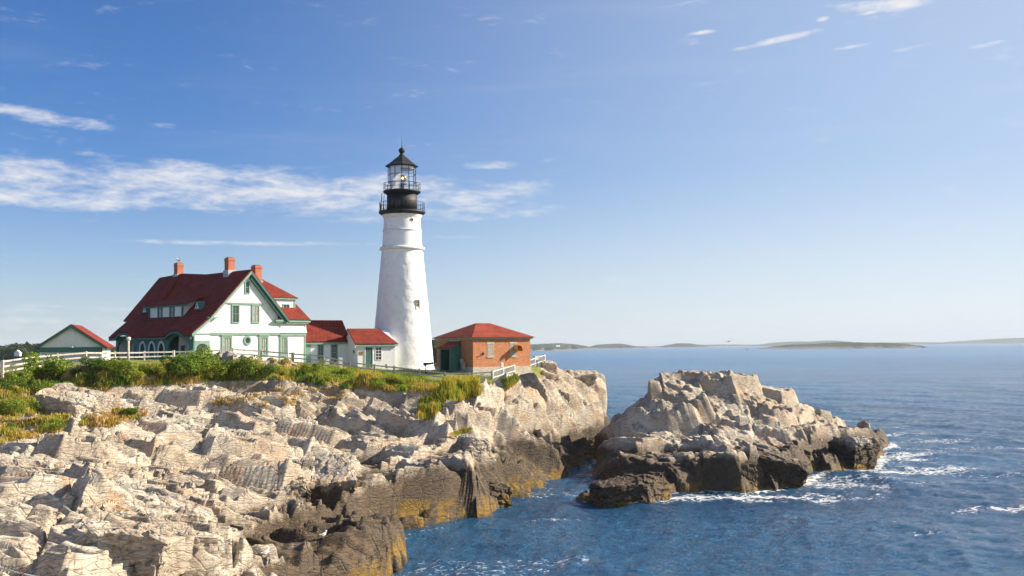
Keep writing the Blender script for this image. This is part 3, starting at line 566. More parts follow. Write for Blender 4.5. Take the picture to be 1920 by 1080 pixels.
MB().lathe([(2.28,Tz(21.42)),(2.52,Tz(21.50)),(2.56,Tz(21.62)),(2.50,Tz(21.76)),(2.25,Tz(21.86))],64,caps=False).build('stone_band',M['tpaint'],lh)
MB().lathe([(2.13,Tz(23.55)),(2.2,Tz(23.6)),(2.2,Tz(23.72)),(2.12,Tz(23.78))],64,caps=False).build('upper_band',M['tpaint'],lh)
MB().lathe([(2.02,Tz(24.95)),(2.16,Tz(25.2)),(2.3,Tz(25.42)),(2.3,Tz(25.55))],64,caps=False).build('cornice',M['tpaint'],lh)
MB().lathe([(2.15,Tz(25.3)),(2.58,Tz(25.62)),(2.62,Tz(25.66)),(2.62,Tz(25.82)),(1.6,Tz(25.84))],48).build('lower_gallery',M['black'],lh)
MB().lathe([(1.70,Tz(25.84)),(1.70,Tz(27.9))],40).build('watch_room',M['black'],lh)
MB().lathe([(1.75,Tz(27.75)),(2.02,Tz(27.95)),(2.10,Tz(28.0)),(2.10,Tz(28.17)),(1.5,Tz(28.2))],48).build('upper_gallery',M['black'],lh)
def railing(name,r,z0,h,n,lv,pr=.028):
    b=MB()
    for i in range(n):
        a=2*math.pi*i/n; b.tube([(r*math.cos(a),r*math.sin(a),z0),(r*math.cos(a),r*math.sin(a),z0+h)],pr,5)
    for l in lv:
        b.tube([(r*math.cos(2*math.pi*i/40),r*math.sin(2*math.pi*i/40),z0+h*l) for i in range(41)],pr,5)
    return b.build(name,M['black'],lh)
railing('lower_railing',2.52,Tz(25.8),1.02,36,(.08,.55,1.),.022)
railing('upper_railing',2.04,Tz(28.1),.92,12,(.5,1.),.03)
# lantern
def gon(r,z,n=16,o=.1): return [(r*math.cos(o+2*math.pi*i/n),r*math.sin(o+2*math.pi*i/n),z) for i in range(n)]
NG=12; zl0,zl1=Tz(28.18),Tz(30.95)
b=MB()
P0,P1=gon(1.55,zl0,NG),gon(1.55,zl1,NG)
for i in range(NG): b.bar(P0[i],P1[i],.06)
for f in (.02,.33,.66,.98):
    q=gon(1.55,zl0+(zl1-zl0)*f,NG)
    for i in range(NG): b.bar(q[i],q[(i+1)%NG],.05)
b.build('lantern_frame',M['black'],lh)
mg,gg,bb,oo=newmat('lantern glass'); tr=gg.new('ShaderNodeBsdfTransparent'); gl=gg.new('ShaderNodeBsdfGlossy',i_Color=(.9,.95,1.)); gl.inputs['Roughness'].default_value=.05
mx=gg.new('ShaderNodeMixShader'); mx.inputs[0].default_value=.16; gg.l.new(tr.outputs[0],mx.inputs[1]); gg.l.new(gl.outputs[0],mx.inputs[2]); gg.l.new(mx.outputs[0],oo.inputs[0]); gg.n.remove(bb)
p0,p1=gon(1.52,zl0,NG),gon(1.52,zl1,NG)
b=MB(); b.add(p0+p1,[(i,(i+1)%NG,NG+(i+1)%NG,NG+i) for i in range(NG)]); b.build('lantern_glass',mg,lh)
# white blinds drawn round the landward side
b=MB(); th=[rad(a) for a in range(158,278,8)]
for a,c in zip(th[:-1],th[1:]): b.add([(1.42*math.cos(a),1.42*math.sin(a),zl0+.1),(1.42*math.cos(c),1.42*math.sin(c),zl0+.1),(1.42*math.cos(c),1.42*math.sin(c),zl1-.05),(1.42*math.cos(a),1.42*math.sin(a),zl1-.05)],[(0,1,2,3)])
b.build('blind',M['blind'],lh)
MB().lathe([(1.40,zl1-.32),(1.42,zl1-.01)],32,caps=False).build('ceiling_band',paint('cream ceiling',(.62,.58,.38),.6),lh)
lamp=MB().lathe([(.25,Tz(28.2)),(.25,Tz(28.9)),(.5,Tz(28.95)),(.5,Tz(29.05))],14).build('lamp_stand',M['black'],lh)
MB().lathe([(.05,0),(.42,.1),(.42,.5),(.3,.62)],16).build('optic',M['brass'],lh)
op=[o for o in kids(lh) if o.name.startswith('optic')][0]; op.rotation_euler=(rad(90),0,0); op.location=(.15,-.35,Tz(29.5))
em=MB().lathe([(.0,0),(.10,.01),(.15,.04),(.10,.08),(.0,.09)],14,caps=False).build('sun_glint',paint('sun glint glow',(.9,.75,.4),.4,emit=((1.,.8,.42),5.)),op); em.location=(0,0,.55)  # glowing disc added to imitate the sun's reflection in the optic
# roof of the lantern
MB().lathe([(1.86,Tz(30.93)),(1.88,Tz(31.02)),(1.80,Tz(31.06)),(1.28,Tz(31.42)),(.62,Tz(31.98)),(.34,Tz(32.15))],8,rz=.15,smooth=False).build('lantern_roof',M['black'],lh)
MB().lathe([(.34,Tz(32.1)),(.38,Tz(32.2)),(.24,Tz(32.32)),(.20,Tz(32.45)),(.28,Tz(32.55)),(.40,Tz(32.78)),(.28,Tz(33.02)),(.06,Tz(33.12)),(.04,Tz(33.3))],20).build('ball_finial',M['black'],lh)
MB().tube([(0,0,Tz(33.2)),(0,0,Tz(34.45))],[.035,.012],6).build('lightning_rod',M['black'],lh)
MB().tube([(-2.35,-.6,Tz(25.8)),(-2.2,-.5,Tz(27.9))],.04,6).tube([(-1.98,-.9,Tz(25.8)),(-1.92,-.8,Tz(27.9))],.03,6).build('downpipe',M['black'],lh)
def on_tower(px,z,out):   # angle on the wall whose surface shows at this photo column
    x=(px-960)/FPX*(TY-rz(z))-TX-.0; r=rz(z); a=math.acos(max(-1,min(1,x/r))); return Vector((r*math.cos(a),-r*math.sin(a),Tz(z))),-a
p,a=on_tower(781.5,15.25,0)
wn=empty('window',p,a+math.pi/2); wn.parent=lh
bpy.data.objects.remove(wn)
def wall_window(parent,name,p,rzz,w,h,frame,pane,fw=.07,proud=.06,bars=(1,2),sill=None,lintel=None):
    f=MB(); f.box(-w/2-fw,-w/2,-proud,.05,-fw,h+fw).box(w/2,w/2+fw,-proud,.05,-fw,h+fw).box(-w/2,w/2,-proud,.05,h,h+fw).box(-w/2,w/2,-proud,.05,-fw,0)
    nv,nh=bars
    for i in range(1,nv): x=-w/2+w*i/nv; f.box(x-.018,x+.018,-proud*.6,.04,0,h)
    for i in range(1,nh): z=h*i/nh; f.box(-w/2,w/2,-proud*.7,.04,z-.022,z+.022)
    o=f.build(name,frame,parent); o.location=p; o.rotation_euler=(0,0,rzz)
    MB().box(-w/2,w/2,-proud*.25,.045,0,h).build('pane',pane,o)
    if sill: MB().box(-w/2-fw-.07,w/2+fw+.07,-proud-.05,.05,-fw-.13,-fw-.004).build('sill',sill,o)
    if lintel: MB().box(-w/2-fw-.10,w/2+fw+.10,-proud-.015,.05,h+fw+.004,h+fw+.17).build('lintel',lintel,o)
    return o
wall_window(lh,'window',p+Vector((0,0,-.5)),a+math.pi/2,.42,1.0,M['stone'],M['dark'],.05,.07,(2,3))
p,a=on_tower(772,25.05,0); p=p*1.0
po=MB().lathe([(.13,-.02),(.23,-.02),(.23,.06),(.13,.06)],18,caps=False).build('porthole',M['stone'],lh); po.location=(p.x*1.0,p.y*1.0,Tz(24.75)); po.rotation_euler=(rad(90),0,a+math.pi/2)
MB().lathe([(.0,-.01),(.15,-.01),(.15,.03),(.0,.03)],18,caps=False).build('porthole_glass',M['dark'],po)

# ------------------------------------------------------------------ keeper's house
K=.881; HZ=9.1
hx,hy=-29.60,104.0
house=tag(empty('keepers_house',(hx,hy,HZ),rad(45)),"large white keeper's house with red roofs, green trim and brick chimneys",'house')
def h3(s,t,z): return (s*K,t*K,10.5+(z-10.5)*K-HZ)
def hb(b,s0,s1,t0,t1,z0,z1):
    a=h3(s0,t0,z0);c=h3(s1,t1,z1); return b.box(a[0],c[0],a[1],c[1],a[2],c[2])
G0=8.6
# walls
b=MB(); b.prism([h3(*p) for p in ((0,0,G0),(9.05,0,G0),(9.05,0,14.3),(5.0,0,19.05),(4.9,0,19.05),(0,0,13.75))],(0,20*K,0)); b.build('main_wall',M['white'],house)
hb(MB(),9.05,12.66,0.,9,G0,12.3).build('wing_wall',M['white'],house)
b=MB(); b.prism([h3(*p) for p in ((9.05,-.16,12.42),(9.05,0,12.32),(9.05,9.,12.32),(9.05,9.,13.9),(9.05,0,13.9),(9.05,-.02,13.2))],(3.7*K,0,0)); b.build('wing_upper_wall',M['white'],house)
b=MB(); b.prism([h3(12.60,-.1,13.9),h3(12.66,-.1,13.2),h3(12.86,-.1,12.4),h3(12.60,-.1,12.4)],(0,8*K,0)); b.build('flared_corner',M['white'],house)
# flared skirt on the main gable, then belt course
b=MB(); b.prism([h3(0,-.16,12.42),h3(0,-.02,12.42),h3(0,-.02,13.3),h3(0,-.03,13.3)],(9.05*K,0,0)); b.build('flared_skirt',M['white'],house)
b=MB(); hb(b,-.05,9.05,-.13,.0,12.18,12.39); hb(b,9.06,12.72,-.12,.0,12.08,12.29); b.build('belt_course',M['green'],house)
# corner boards
for q in ((-.02,.14,-.05,0,G0,12.17),(9.05,9.2,-.06,0,G0,12.07),(12.5,12.7,-.05,.15,G0,12.07)): hb(MB(),*q).build('corner_board',M['green'],house)
# gable pent (upper triangle set forward with scalloped edge)
b=MB(); b.prism([h3(*p) for p in ((1.45,-.14,15.85),(8.3,-.14,15.85),(5.03,-.14,19.2),(4.95,-.14,19.2))],(0,.13*K,0)); b.build('gable_panel',M['white'],house)
b=MB()
for i in range(44):
    s=1.75+i*.148
    hb(b,s,s+.09,-.15,-.02,15.74,15.85)
b.build('scalloped_edge',M['white'],house)
hb(MB(),2.45,6.75,-.10,-.01,15.60,15.73).build('head_trim',M['green'],house)
# porch: green arched front (plane s=-2), arched end, floor
def arch_wall(b,x0,x1,z0,z1,ops,place,th):
    """wall strip with arched openings (xc, half, spring, top, sill)"""
    xs=[x0,x1]
    for (xc,hf,sp,tp,sl) in ops: xs+=[xc+hf*math.cos(math.pi*i/14) for i in range(15)]
    xs=sorted(set(round(x,4) for x in xs))
    for xa,xb in zip(xs[:-1],xs[1:]):
        xm=(xa+xb)/2; hit=None
        for o in ops:
            if abs(xm-o[0])<o[1]: hit=o
        def cz(x):
            xc,hf,sp,tp,sl=hit; return sp+(tp-sp)*math.sqrt(max(0,1-((x-xc)/hf)**2))
        if hit:
            pa,pb=cz(xa),cz(xb); b.prism([place(xa,pa),place(xb,pb),place(xb,z1),place(xa,z1)],th)
            if hit[4]>z0: b.prism([place(xa,z0),place(xb,z0),place(xb,hit[4]),place(xa,hit[4])],th)
        else: b.prism([place(xa,z0),place(xb,z0),place(xb,z1),place(xa,z1)],th)
    return b
def front(x,z): return h3(-2.,x,z)
ops=[(15.9,2.35,10.7,12.1,G0),(3.05,2.35,10.7,12.1,G0),(11.6,.62,10.4,11.35,9.6),(9.3,.62,10.4,11.35,9.6),(7.0,.62,10.4,11.35,9.6)]
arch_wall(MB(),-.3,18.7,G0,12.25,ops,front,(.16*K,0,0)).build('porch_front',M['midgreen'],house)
for (xc,hf,sp,tp,sl) in ops[2:]:
    b=MB()
    n=12; pts=[(xc+(hf)*math.cos(math.pi*i/n),sp+(tp-sp)*math.sin(math.pi*i/n)) for i in range(n+1)]; po=[(xc+(hf+.24)*math.cos(math.pi*i/n),sp+(tp-sp+.26)*math.sin(math.pi*i/n)) for i in range(n+1)]
    pts=[(xc+hf,sl)]+pts+[(xc-hf,sl)]; po=[(xc+hf+.24,sl)]+po+[(xc-hf-.24,sl)]
    for i in range(len(pts)-1): b.prism([h3(-2.07,*pts[i]),h3(-2.07,*pts[i+1]),h3(-2.07,*po[i+1]),h3(-2.07,*po[i])],(.06*K,0,0))
    b.build('arch_surround',M['tpaint'],house)
arch_wall(MB(),-2.,0.,G0,11.5,[(-.9,.72,10.6,11.2,G0)],lambda x,z:h3(x,-.28,z),(0,.14*K,0)).build('porch_end',M['green'],house)
MB().prism([h3(-2.,-.30,11.52),h3(-.02,-.30,11.52),h3(-.02,-.30,14.0),h3(-2.,-.30,12.32)],(0,.16*K,0)).build('porch_gable',M['white'],house)
hb(MB(),-2.1,.02,-.36,-.28,12.2,12.33).build('belt_course',M['green'],house)
MB().box(*[x for pr in zip(h3(-1.9,-.1,G0),h3(-.05,18.4,9.35)) for x in pr]).build('porch_floor',M['midgreen'],house)
for q in ((-1.8,-.02,18.25,18.4,G0,12.2),(-.9,-.02,4.9,5.1,9.35,12.1)): hb(MB(),*q).build('porch_inner_wall',M['white'],house)
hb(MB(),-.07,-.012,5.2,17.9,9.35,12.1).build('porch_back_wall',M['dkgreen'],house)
wall_window(house,'door_window',h3(-.5,4.88,10.2),0,.35,.7,M['green'],M['glass'],.05,.04,(1,1))
# roof planes (thick slabs)
EV=-.62; TE=20.6; th=.17
b=MB()
P3=(1.9,13.2,16.55)
b.slab([h3(*p) for p in ((-.1,EV,14.22),(-.1,20.4,14.22),(4.45,20.2,20.05),(4.45,14.3,20.15),(4.99,9.9,19.62),(4.99,EV,19.62))],th) if False else None
# front slope: right part to the ridge at 19.62, left part raised to 20.1, meeting along a lit valley
def tri(b,*pts): b.slab([h3(*p) for p in pts],th)
R1=(4.99,EV,19.62); R2=(4.99,9.7,19.62); PP=(2.35,14.4,16.85); L1=(4.4,14.4,19.95); L2=(4.4,20.4,19.75); EM=(-.1,14.4,14.2); ER=(-.1,EV,14.2); EL=(-.1,20.9,14.2)
tri(b,ER,EM,PP,R2,R1); tri(b,R2,PP,L1); tri(b,EM,EL,L2,L1,PP)
# lower porch slope with two eyebrow lifts over the big arches
nt=96; ts=np.linspace(EV+.15,19.6,nt)
def eave(t):
    z=12.12
    for c in (3.05,15.9): z+=.62*math.exp(-((t-c)/1.75)**4)
    return z
for i in range(nt-1):
    t0,t1=ts[i],ts[i+1]
    def row(t):
        ez=eave(t); lift=ez-12.12; return [h3(-2.55,t,ez),h3(-1.6,t,12.98+lift*.45),h3(-.08,t,14.22)]
    A0,A1=row(t0),row(t1)
    for j in range(2):
        p=[Vector(A0[j]),Vector(A1[j]),Vector(A1[j+1]),Vector(A0[j+1])]; d=Vector((.10,0,-.14))
        b.add(p+[q+d for q in p],[(0,1,2,3),(7,6,5,4)]+([(0,4,5,1)] if j==0 else [])+([(0,3,7,4)] if i==0 else [])+([(1,5,6,2)] if i==nt-2 else []))
front_roof=b.build('front_roof',M['roof'],house)
b=MB(); b.slab([h3(*p) for p in ((4.99,EV,19.62),(10.0,EV,14.1),(10.0,20.6,14.1),(4.99,20.6,19.62))],th); b.build('rear_roof',M['roof'],house)
# eave trim following the eyebrows
b=MB()
for i in range(nt-1):
    t0,t1=ts[i],ts[i+1]; z0,z1=eave(t0),eave(t1)
    for (s0,s1,dz0,dz1) in ((-2.5,-2.3,-.42,-.16),):
        p=[h3(s0,t0,z0+dz0),h3(s0,t1,z1+dz0),h3(s0,t1,z1+dz1),h3(s0,t0,z0+dz1)]; q=[h3(s1,t0,z0+dz0),h3(s1,t1,z1+dz0),h3(s1,t1,z1+dz1),h3(s1,t0,z0+dz1)]
        b.add([Vector(x) for x in p+q],[(0,1,2,3),(7,6,5,4),(0,4,5,1),(3,2,6,7)]+([(0,3,7,4)] if i==0 else [])+([(1,5,6,2)] if i==nt-2 else []))
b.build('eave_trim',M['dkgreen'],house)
# verge boards of the gable
def verge(b,p,q,w=.34,d=.12): 
    p=Vector(h3(*p));q=Vector(h3(*q)); dn=Vector((0,0,-w*K)); b.prism([p,q,q+dn,p+dn],(0,d*K,0))
b=MB(); verge(b,(-.15,EV-.04,14.02),(4.99,EV-.04,19.44)); verge(b,(-2.3,EV-.02,12.3),(-.15,EV-.02,14.0)); b.build('left_verge_board',M['green'],house)
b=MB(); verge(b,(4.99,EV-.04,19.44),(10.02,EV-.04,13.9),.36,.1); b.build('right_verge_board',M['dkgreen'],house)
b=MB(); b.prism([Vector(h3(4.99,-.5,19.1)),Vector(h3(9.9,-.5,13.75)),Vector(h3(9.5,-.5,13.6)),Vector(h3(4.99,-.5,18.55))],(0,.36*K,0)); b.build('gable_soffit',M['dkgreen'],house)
hb(MB(),-.3,.9,-.5,-.02,13.98,14.14).build('eave_return',M['green'],house); b=MB(); hb(b,8.3,10.0,-.5,-.02,13.72,13.92); hb(b,8.5,9.9,-.4,-.02,13.56,13.719); b.build('eave_return',M['green'],house)
# wing roof: steep skirt, then flatter cap, hipped at the right end
b=MB(); E0=-.45; ER_=13.2; z0=13.95
e=[(8.8,E0,z0),(ER_,E0,z0),(ER_,9.6,z0)]; m1=[(8.8,E0+1.45,16.1),(ER_-1.45,E0+1.45,16.1),(ER_-1.45,8.2,16.1)]; t1=[(8.8,4.2,18.9),(9.0,4.2,18.9),(9.0,5.4,18.9)]
for A3,B3 in ((e,m1),(m1,t1)):
    b.slab([h3(*p) for p in (A3[0],A3[1],B3[1],B3[0])],.14); b.slab([h3(*p) for p in (A3[1],A3[2],B3[2],B3[1])],.14)
b.slab([h3(*p) for p in ((5.5,4.,18.85),(9.,4.,18.85),(9.,5.6,18.85),(5.5,5.6,18.85))],.14)
b.build('wing_roof',M['roof'],house)
b=MB(); hb(b,9.0,13.15,-.40,-.02,13.66,13.86); hb(b,9.0,12.95,-.3,-.02,13.5,13.65); hb(b,12.7,13.1,-.02,9.4,13.66,13.86); b.build('wing_eave_trim',M['green'],house)
# dormer on the wing
b=MB(); b.prism([h3(*p) for p in ((8.7,.55,14.4),(11.55,.55,14.4),(11.55,.55,16.35),(8.7,.55,16.35))],(0,3*K,0)); dorm=b.build('wing_dormer',M['white'],house)
b=MB(); hb(b,8.4,11.75,.30,.62,16.36,16.52); hb(b,11.42,11.62,.50,.62,14.4,16.34); b.build('dormer_trim',M['green'],dorm)
MB().slab([h3(*p) for p in ((8.4,.25,16.56),(11.85,.25,16.56),(9.2,4.1,18.95),(8.4,4.1,18.95))],.12).build('dormer_roof',M['roof'],dorm)
wall_window(dorm,'window',h3(10.35,.55,14.75),0,.72*K,.98*K,M['green'],M['glass'],.09,.06,(2,2)) if False else wall_window(house,'dormer_window',h3(10.35,.55,14.72),0,.75*K,1.0*K,M['green'],M['glass'],.09,.06,(2,2))
# front dormer (shed roofed, long)
b=MB(); b.prism([h3(*p) for p in ((.1,5.95,14.0),(.1,5.95,15.75),(3.3,5.95,16.6),(3.3,5.95,14.0))],(0,8.3*K,0)); fd=b.build('front_dormer',M['white'],house)
b=MB(); b.slab([h3(*p) for p in ((-.25,4.6,15.86),(-.25,15.5,15.86),(2.6,14.8,16.85),(2.6,5.0,16.85))],.12); b.build('dormer_roof',M['roof'],fd)
b=MB(); hb(b,-.2,-.05,4.65,15.4,15.55,15.74); hb(b,-.0,.09,5.9,6.25,13.95,15.54); hb(b,.0,.09,14.05,14.25,13.95,15.54); hb(b,.0,.09,6.26,14.04,13.93,14.02); b.build('dormer_trim',M['dkgreen'],fd)
for t in (11.55,8.6): 
    w=wall_window(fd,'window',h3(.09,t,14.2),-math.pi/2,.78*K,1.3*K,M['dkgreen'],M['glass'],.18,.05,(1,2))
# little triangular dormers
for tt in (16.2,3.4):
    b=MB(); b.prism([h3(.42,tt-.66,15.05),h3(.42,tt+.66,15.05),h3(.42,tt,16.05)],(.95*K,0,0)); td=b.build('triangular_dormer',M['dkgreen'],house)
    b=MB(); b.prism([h3(.37,tt-.42,15.2),h3(.37,tt+.42,15.2),h3(.37,tt,15.88)],(.05,0,0)); tf=b.build('frame',M['tpaint'],td)
    MB().prism([h3(.34,tt-.2,15.32),h3(.34,tt+.2,15.32),h3(.34,tt,15.65)],(.03,0,0)).build('pane',M['glass'],tf)
# facade windows
for (s0,s1,z0_,z1_,fr,pn,bars) in ((2.81,3.82,13.62,15.45,'green','glass',(2,2)),(5.37,6.4,13.62,15.5,'green','curtain',(2,2))):
    wall_window(house,'upper_window',h3((s0+s1)/2,-.02,z0_),0,(s1-s0-.3)*K,(z1_-z0_)*K,M[fr],M[pn],.12,.07,bars)
for (s0,s1) in ((1.55,2.91),(6.33,7.61),(9.13,10.21)):
    w=wall_window(house,'ground_window',h3((s0+s1)/2,0,9.9),0,(s1-s0-.42)*K,1.95*K,M['green'],M['curtain'],.17,.08,(3,2))
    MB().box(-(s1-s0)*K*.55,(s1-s0)*K*.55,-.14,.02,2.0*K+.15,2.0*K+.27).build('cap',M['green'],w)
wall_window(house,'attic_window',h3(4.72,-.14,16.95),0,.4*K,1.2*K,M['green'],M['glass'],.12,.06,(1,2))
b=MB(); ov=[]
def ring(b,c,r1x,r1z,r2x,r2z,y0,y1,n=28):
    a=[(c[0]+r1x*math.cos(2*math.pi*i/n),y0,c[2]+r1z*math.sin(2*math.pi*i/n)) for i in range(n)]; d=[(c[0]+r2x*math.cos(2*math.pi*i/n),y0,c[2]+r2z*math.sin(2*math.pi*i/n)) for i in range(n)]
    A_=a+d+[(x,y1,z) for x,y,z in a]+[(x,y1,z) for x,y,z in d]
    b.add(A_,[(i,(i+1)%n,n+(i+1)%n,n+i) for i in range(n)]+[(n+i,n+(i+1)%n,3*n+(i+1)%n,3*n+i) for i in range(n)])
c=h3(4.85,0,11.55); ring(b,c,.26,.28,.42,.48,-.09,0); ow=b.build('oval_window',M['green'],house)
MB().prism([(c[0]+.27*math.cos(2*math.pi*i/24),-.04,c[2]+.29*math.sin(2*math.pi*i/24)) for i in range(24)],(0,.03,0)).build('pane',M['glass'],ow)
# chimneys
def chimney(s,t,z0,z1,w):
    ch=MB(); c0=h3(s,t,z0);c1=h3(s,t,z1); ch.box(c0[0]-w/2,c0[0]+w/2,c0[1]-w*.55,c0[1]+w*.55,c0[2],c1[2]); o=ch.build('chimney',M['chim'],house)
    MB().box(c0[0]-w/2-.05,c0[0]+w/2+.05,c0[1]-w*.55-.05,c0[1]+w*.55+.05,c1[2]-.32,c1[2]-.20).build('brick_course',M['chim'],o)
    MB().box(c0[0]-w/2-.10,c0[0]+w/2+.10,c0[1]-w*.55-.10,c0[1]+w*.55+.10,c0[2],c0[2]+.85).build('flashing',M['lead'],o)
    MB().box(c0[0]-w*.3,c0[0]+w*.3,c0[1]-w*.33,c0[1]+w*.33,c1[2]-.01,c1[2]+.05).build('flue',M['dark'],o); return o
chimney(4.7,15.9,19.0,21.35,.72); chimney(4.9,4.04,18.8,21.25,.72); chimney(8.4,3.9,17.7,20.5,.76)

# ------------------------------------------------------------------ the two low link buildings
LX,LY,LZ=-21.97,112.8,8.3
link=tag(empty('link_building',(LX,LY,LZ),rad(30)),"low white link building with red roof joined to the keeper's house",'building')
def lz(z): return z-LZ
b=MB(); b.prism([(.0,0,lz(8.3)),(.0,4.6,lz(8.3)),(.0,4.6,lz(11.3)),(.0,2.3,lz(13.4)),(.0,0,lz(11.3))],(4.95,0,0)); b.build('wall',M['white_board'],link)
b=MB(); b.slab([(-.2,-.25,lz(11.28)),(5.1,-.25,lz(11.28)),(5.1,2.3,lz(13.62)),(-.2,2.3,lz(13.62))],.12).slab([(-.2,4.85,lz(11.28)),(5.1,4.85,lz(11.28)),(5.1,2.3,lz(13.62)),(-.2,2.3,lz(13.62))],.12); b.build('roof',M['roof'],link)
MB().box(-.1,5.05,-.22,0,lz(10.98),lz(11.16)).build('eave_trim',M['green'],link)
MB().box(.05,.66,-.05,0,lz(8.6),lz(10.97)).build('green_panel',M['green'],link)
wall_window(link,'window',(1.77,0,lz(9.45)),0,.5,1.42,M['green'],M['glass'],.09,.05,(2,2)); wall_window(link,'window',(3.3,0,lz(9.3)),0,.55,1.6,M['green'],M['glass'],.12,.05,(2,2))
EX,EY=-16.33,112.6
ent=tag(empty('entrance_building',(EX,EY,8.2),rad(30)),'small white entrance building with green door, joined to the lighthouse','building')
def ez(z): return z-8.2
b=MB(); b.prism([(0,0,ez(8.2)),(0,4.2,ez(8.2)),(0,4.2,ez(11.1)),(0,2.1,ez(12.5)),(0,0,ez(11.05))],(4.3,0,0)); b.build('wall',M['white_board'],ent)
b=MB(); b.slab([(-.35,-.28,ez(10.98)),(4.55,-.28,ez(10.98)),(3.35,2.1,ez(12.65)),(-.35,2.1,ez(12.65))],.1).slab([(-.35,4.5,ez(10.98)),(4.3,4.5,ez(10.98)),(3.35,2.1,ez(12.65)),(-.35,2.1,ez(12.65))],.1); b.build('roof',M['roof'],ent)
b=MB(); b.box(-.3,4.5,-.26,0,ez(10.72),ez(10.86)); b.build('eave_trim',M['green'],ent)
b=MB(); b.prism([(-.4,-.3,ez(10.75)),(-.4,2.1,ez(12.5)),(-.4,2.1,ez(12.35)),(-.4,-.3,ez(10.58))],(.06,0,0)); b.build('verge_board',M['tpaint'],ent)
d=MB().box(.86,1.66,-.03,.02,ez(8.45),ez(10.62)).build('door',M['dkgreen'],ent); MB().box(.78,.86,-.07,.02,ez(8.45),ez(10.7)).box(1.66,1.74,-.07,.02,ez(8.45),ez(10.7)).box(.86,1.66,-.07,.02,ez(10.62),ez(10.7)).build('frame',M['tpaint'],d)
wall_window(ent,'window',(2.36,0,ez(9.3)),0,.62,1.3,M['tpaint'],M['glass'],.06,.05,(2,4))
MB().box(.16,.60,-.04,0,ez(9.82),ez(10.2)).build('plaque',M['plaque'],ent)
MB().box(-.04,0,.9,1.25,ez(10.0),ez(10.35)).build('wall_box',M['dkgreen'],ent)
b=MB(); b.box(.0,.42,.0,.30,0,.85).box(1.5,1.95,0,.30,0,.85) ; 
st=tag(empty('gate_pier_pair',(-18.2,109.6,8.55),rad(20)),'two white box piers with a pipe valve between, before the link building','gate piers'); 
MB().box(-1.0,-.62,-.2,.2,-.4,1.02).build('pier',M['tpaint'],st); MB().box(.35,.72,-.2,.2,-.4,1.04).build('pier',M['tpaint'],st); MB().box(-1.04,-.58,-.24,.24,1.02,1.08).build('pier_cap',M['tpaint'],st)
MB().tube([(-.3,0,-.4),(-.3,0,.45),(-.1,0,.6),(.12,0,.75)],.09,8).tube([(-.42,0,.42),(-.18,0,.42)],.14,8).build('valve',M['rust'],st)
bx=tag(MB().lathe([(.14,0),(.16,.35),(.10,.45)],10).build('stone_bollard',M['stone']),'small buff bollard at the foot of the entrance building wall','bollard'); bx.location=(-13.35,113.2,8.4)

# ------------------------------------------------------------------ brick fog signal house
BZ=8.0; brick=tag(empty('brick_building',(-4.0,108,BZ),rad(36)),'orange brick fog signal building with red hipped roof by the lighthouse','building')
def bz(z): return z-BZ
MB().box(0,7.25,0,6.9,bz(8.5),bz(11.33)).build('brick_wall',M['brick'],brick)
MB().box(-.07,7.32,-.07,6.97,bz(7.5),bz(8.5)).build('foundation',M['stone'],brick)
MB().box(-.18,7.43,-.18,7.08,bz(11.33),bz(11.47)).build('cornice',M['green'],brick)
MB().box(-.28,7.53,-.28,7.18,bz(11.472),bz(11.53)).build('gutter',M['tpaint'],brick)
b=MB(); a0,a1,c0,c1=-.36,7.6,-.36,7.25; zt=13.05; ry=(c0+c1)/2
rl,rr2=(2.7,ry,bz(zt)),(4.55,ry,bz(zt)); ze=bz(11.535)
b.slab([(a0,c0,ze),(a1,c0,ze),rr2,rl],.06).slab([(a1,c0,ze),(a1,c1,ze),rr2],.06).slab([(a0,c1,ze),(a1,c1,ze),rr2,rl],.06).slab([(a0,c0,ze),(a0,c1,ze),rl],.06)
b.build('roof',M['roof2'],brick)
for i,s in enumerate((2.14,5.0)):
    w=wall_window(brick,'window',(s,0,bz(9.62)),0,.62,1.18,M['stone'],paint('louvred shutter',(.30,.31,.25),.7,.3,6),.05,.02,(4,9) if i==0 else (3,8),M['stone'],M['stone'])
# curved brass hood over the second window
b=MB(); n=12
pr=[(.62*math.cos(math.pi*i/n),.62*math.sin(math.pi*i/n)) for i in range(n+1)]
hv=[]
for i in range(n+1):
    hv+=[(5.32+.32*math.cos(math.pi*i/n*1.0)-0.0,-.02-.0, bz(10.1)+.62*math.sin(math.pi*i/n)),(5.32+.34*math.cos(math.pi*i/n),-.75,bz(10.05)+.60*math.sin(math.pi*i/n))]
b.add(hv,[(2*i,2*i+1,2*i+3,2*i+2) for i in range(n)],True)
b.add([(x*1.0+(x-5.32)*.10,y,z+.02) for x,y,z in hv],[(2*i,2*i+2,2*i+3,2*i+1) for i in range(n)],True)
b.build('signal_hood',M['brass'],brick)
# lean-to porch on the left wall (facing -s)
b=MB()
b.box(-1.25,-.005,2.25,2.33,0.1,2.72-.0).box(-1.25,-.005,3.85,3.93,.1,2.55); 
pc=MB(); pc.prism([(-1.25,2.24,bz(8.15)),(0,2.24,bz(8.15)),(0,2.24,bz(11.0)),(-1.25,2.24,bz(10.5))],(0,.08,0)); pc.prism([(-1.25,4.3,bz(8.15)),(0,4.3,bz(8.15)),(0,4.3,bz(11.0)),(-1.25,4.3,bz(10.5))],(0,.08,0)); pc.box(-1.25,-1.17,2.32,2.5,bz(8.15),bz(10.5)).box(-1.25,-1.17,4.1,4.3,bz(8.15),bz(10.5)).box(-1.25,-1.17,2.5,4.1,bz(10.3),bz(10.5))
pch=pc.build('porch',M['dkgreen'],brick)
MB().slab([(-1.45,2.1,bz(10.5)),(-1.45,4.5,bz(10.5)),(-.0,4.4,bz(11.15)),(-.0,2.2,bz(11.15))],.08).build('porch_roof',M['roof2'],pch)
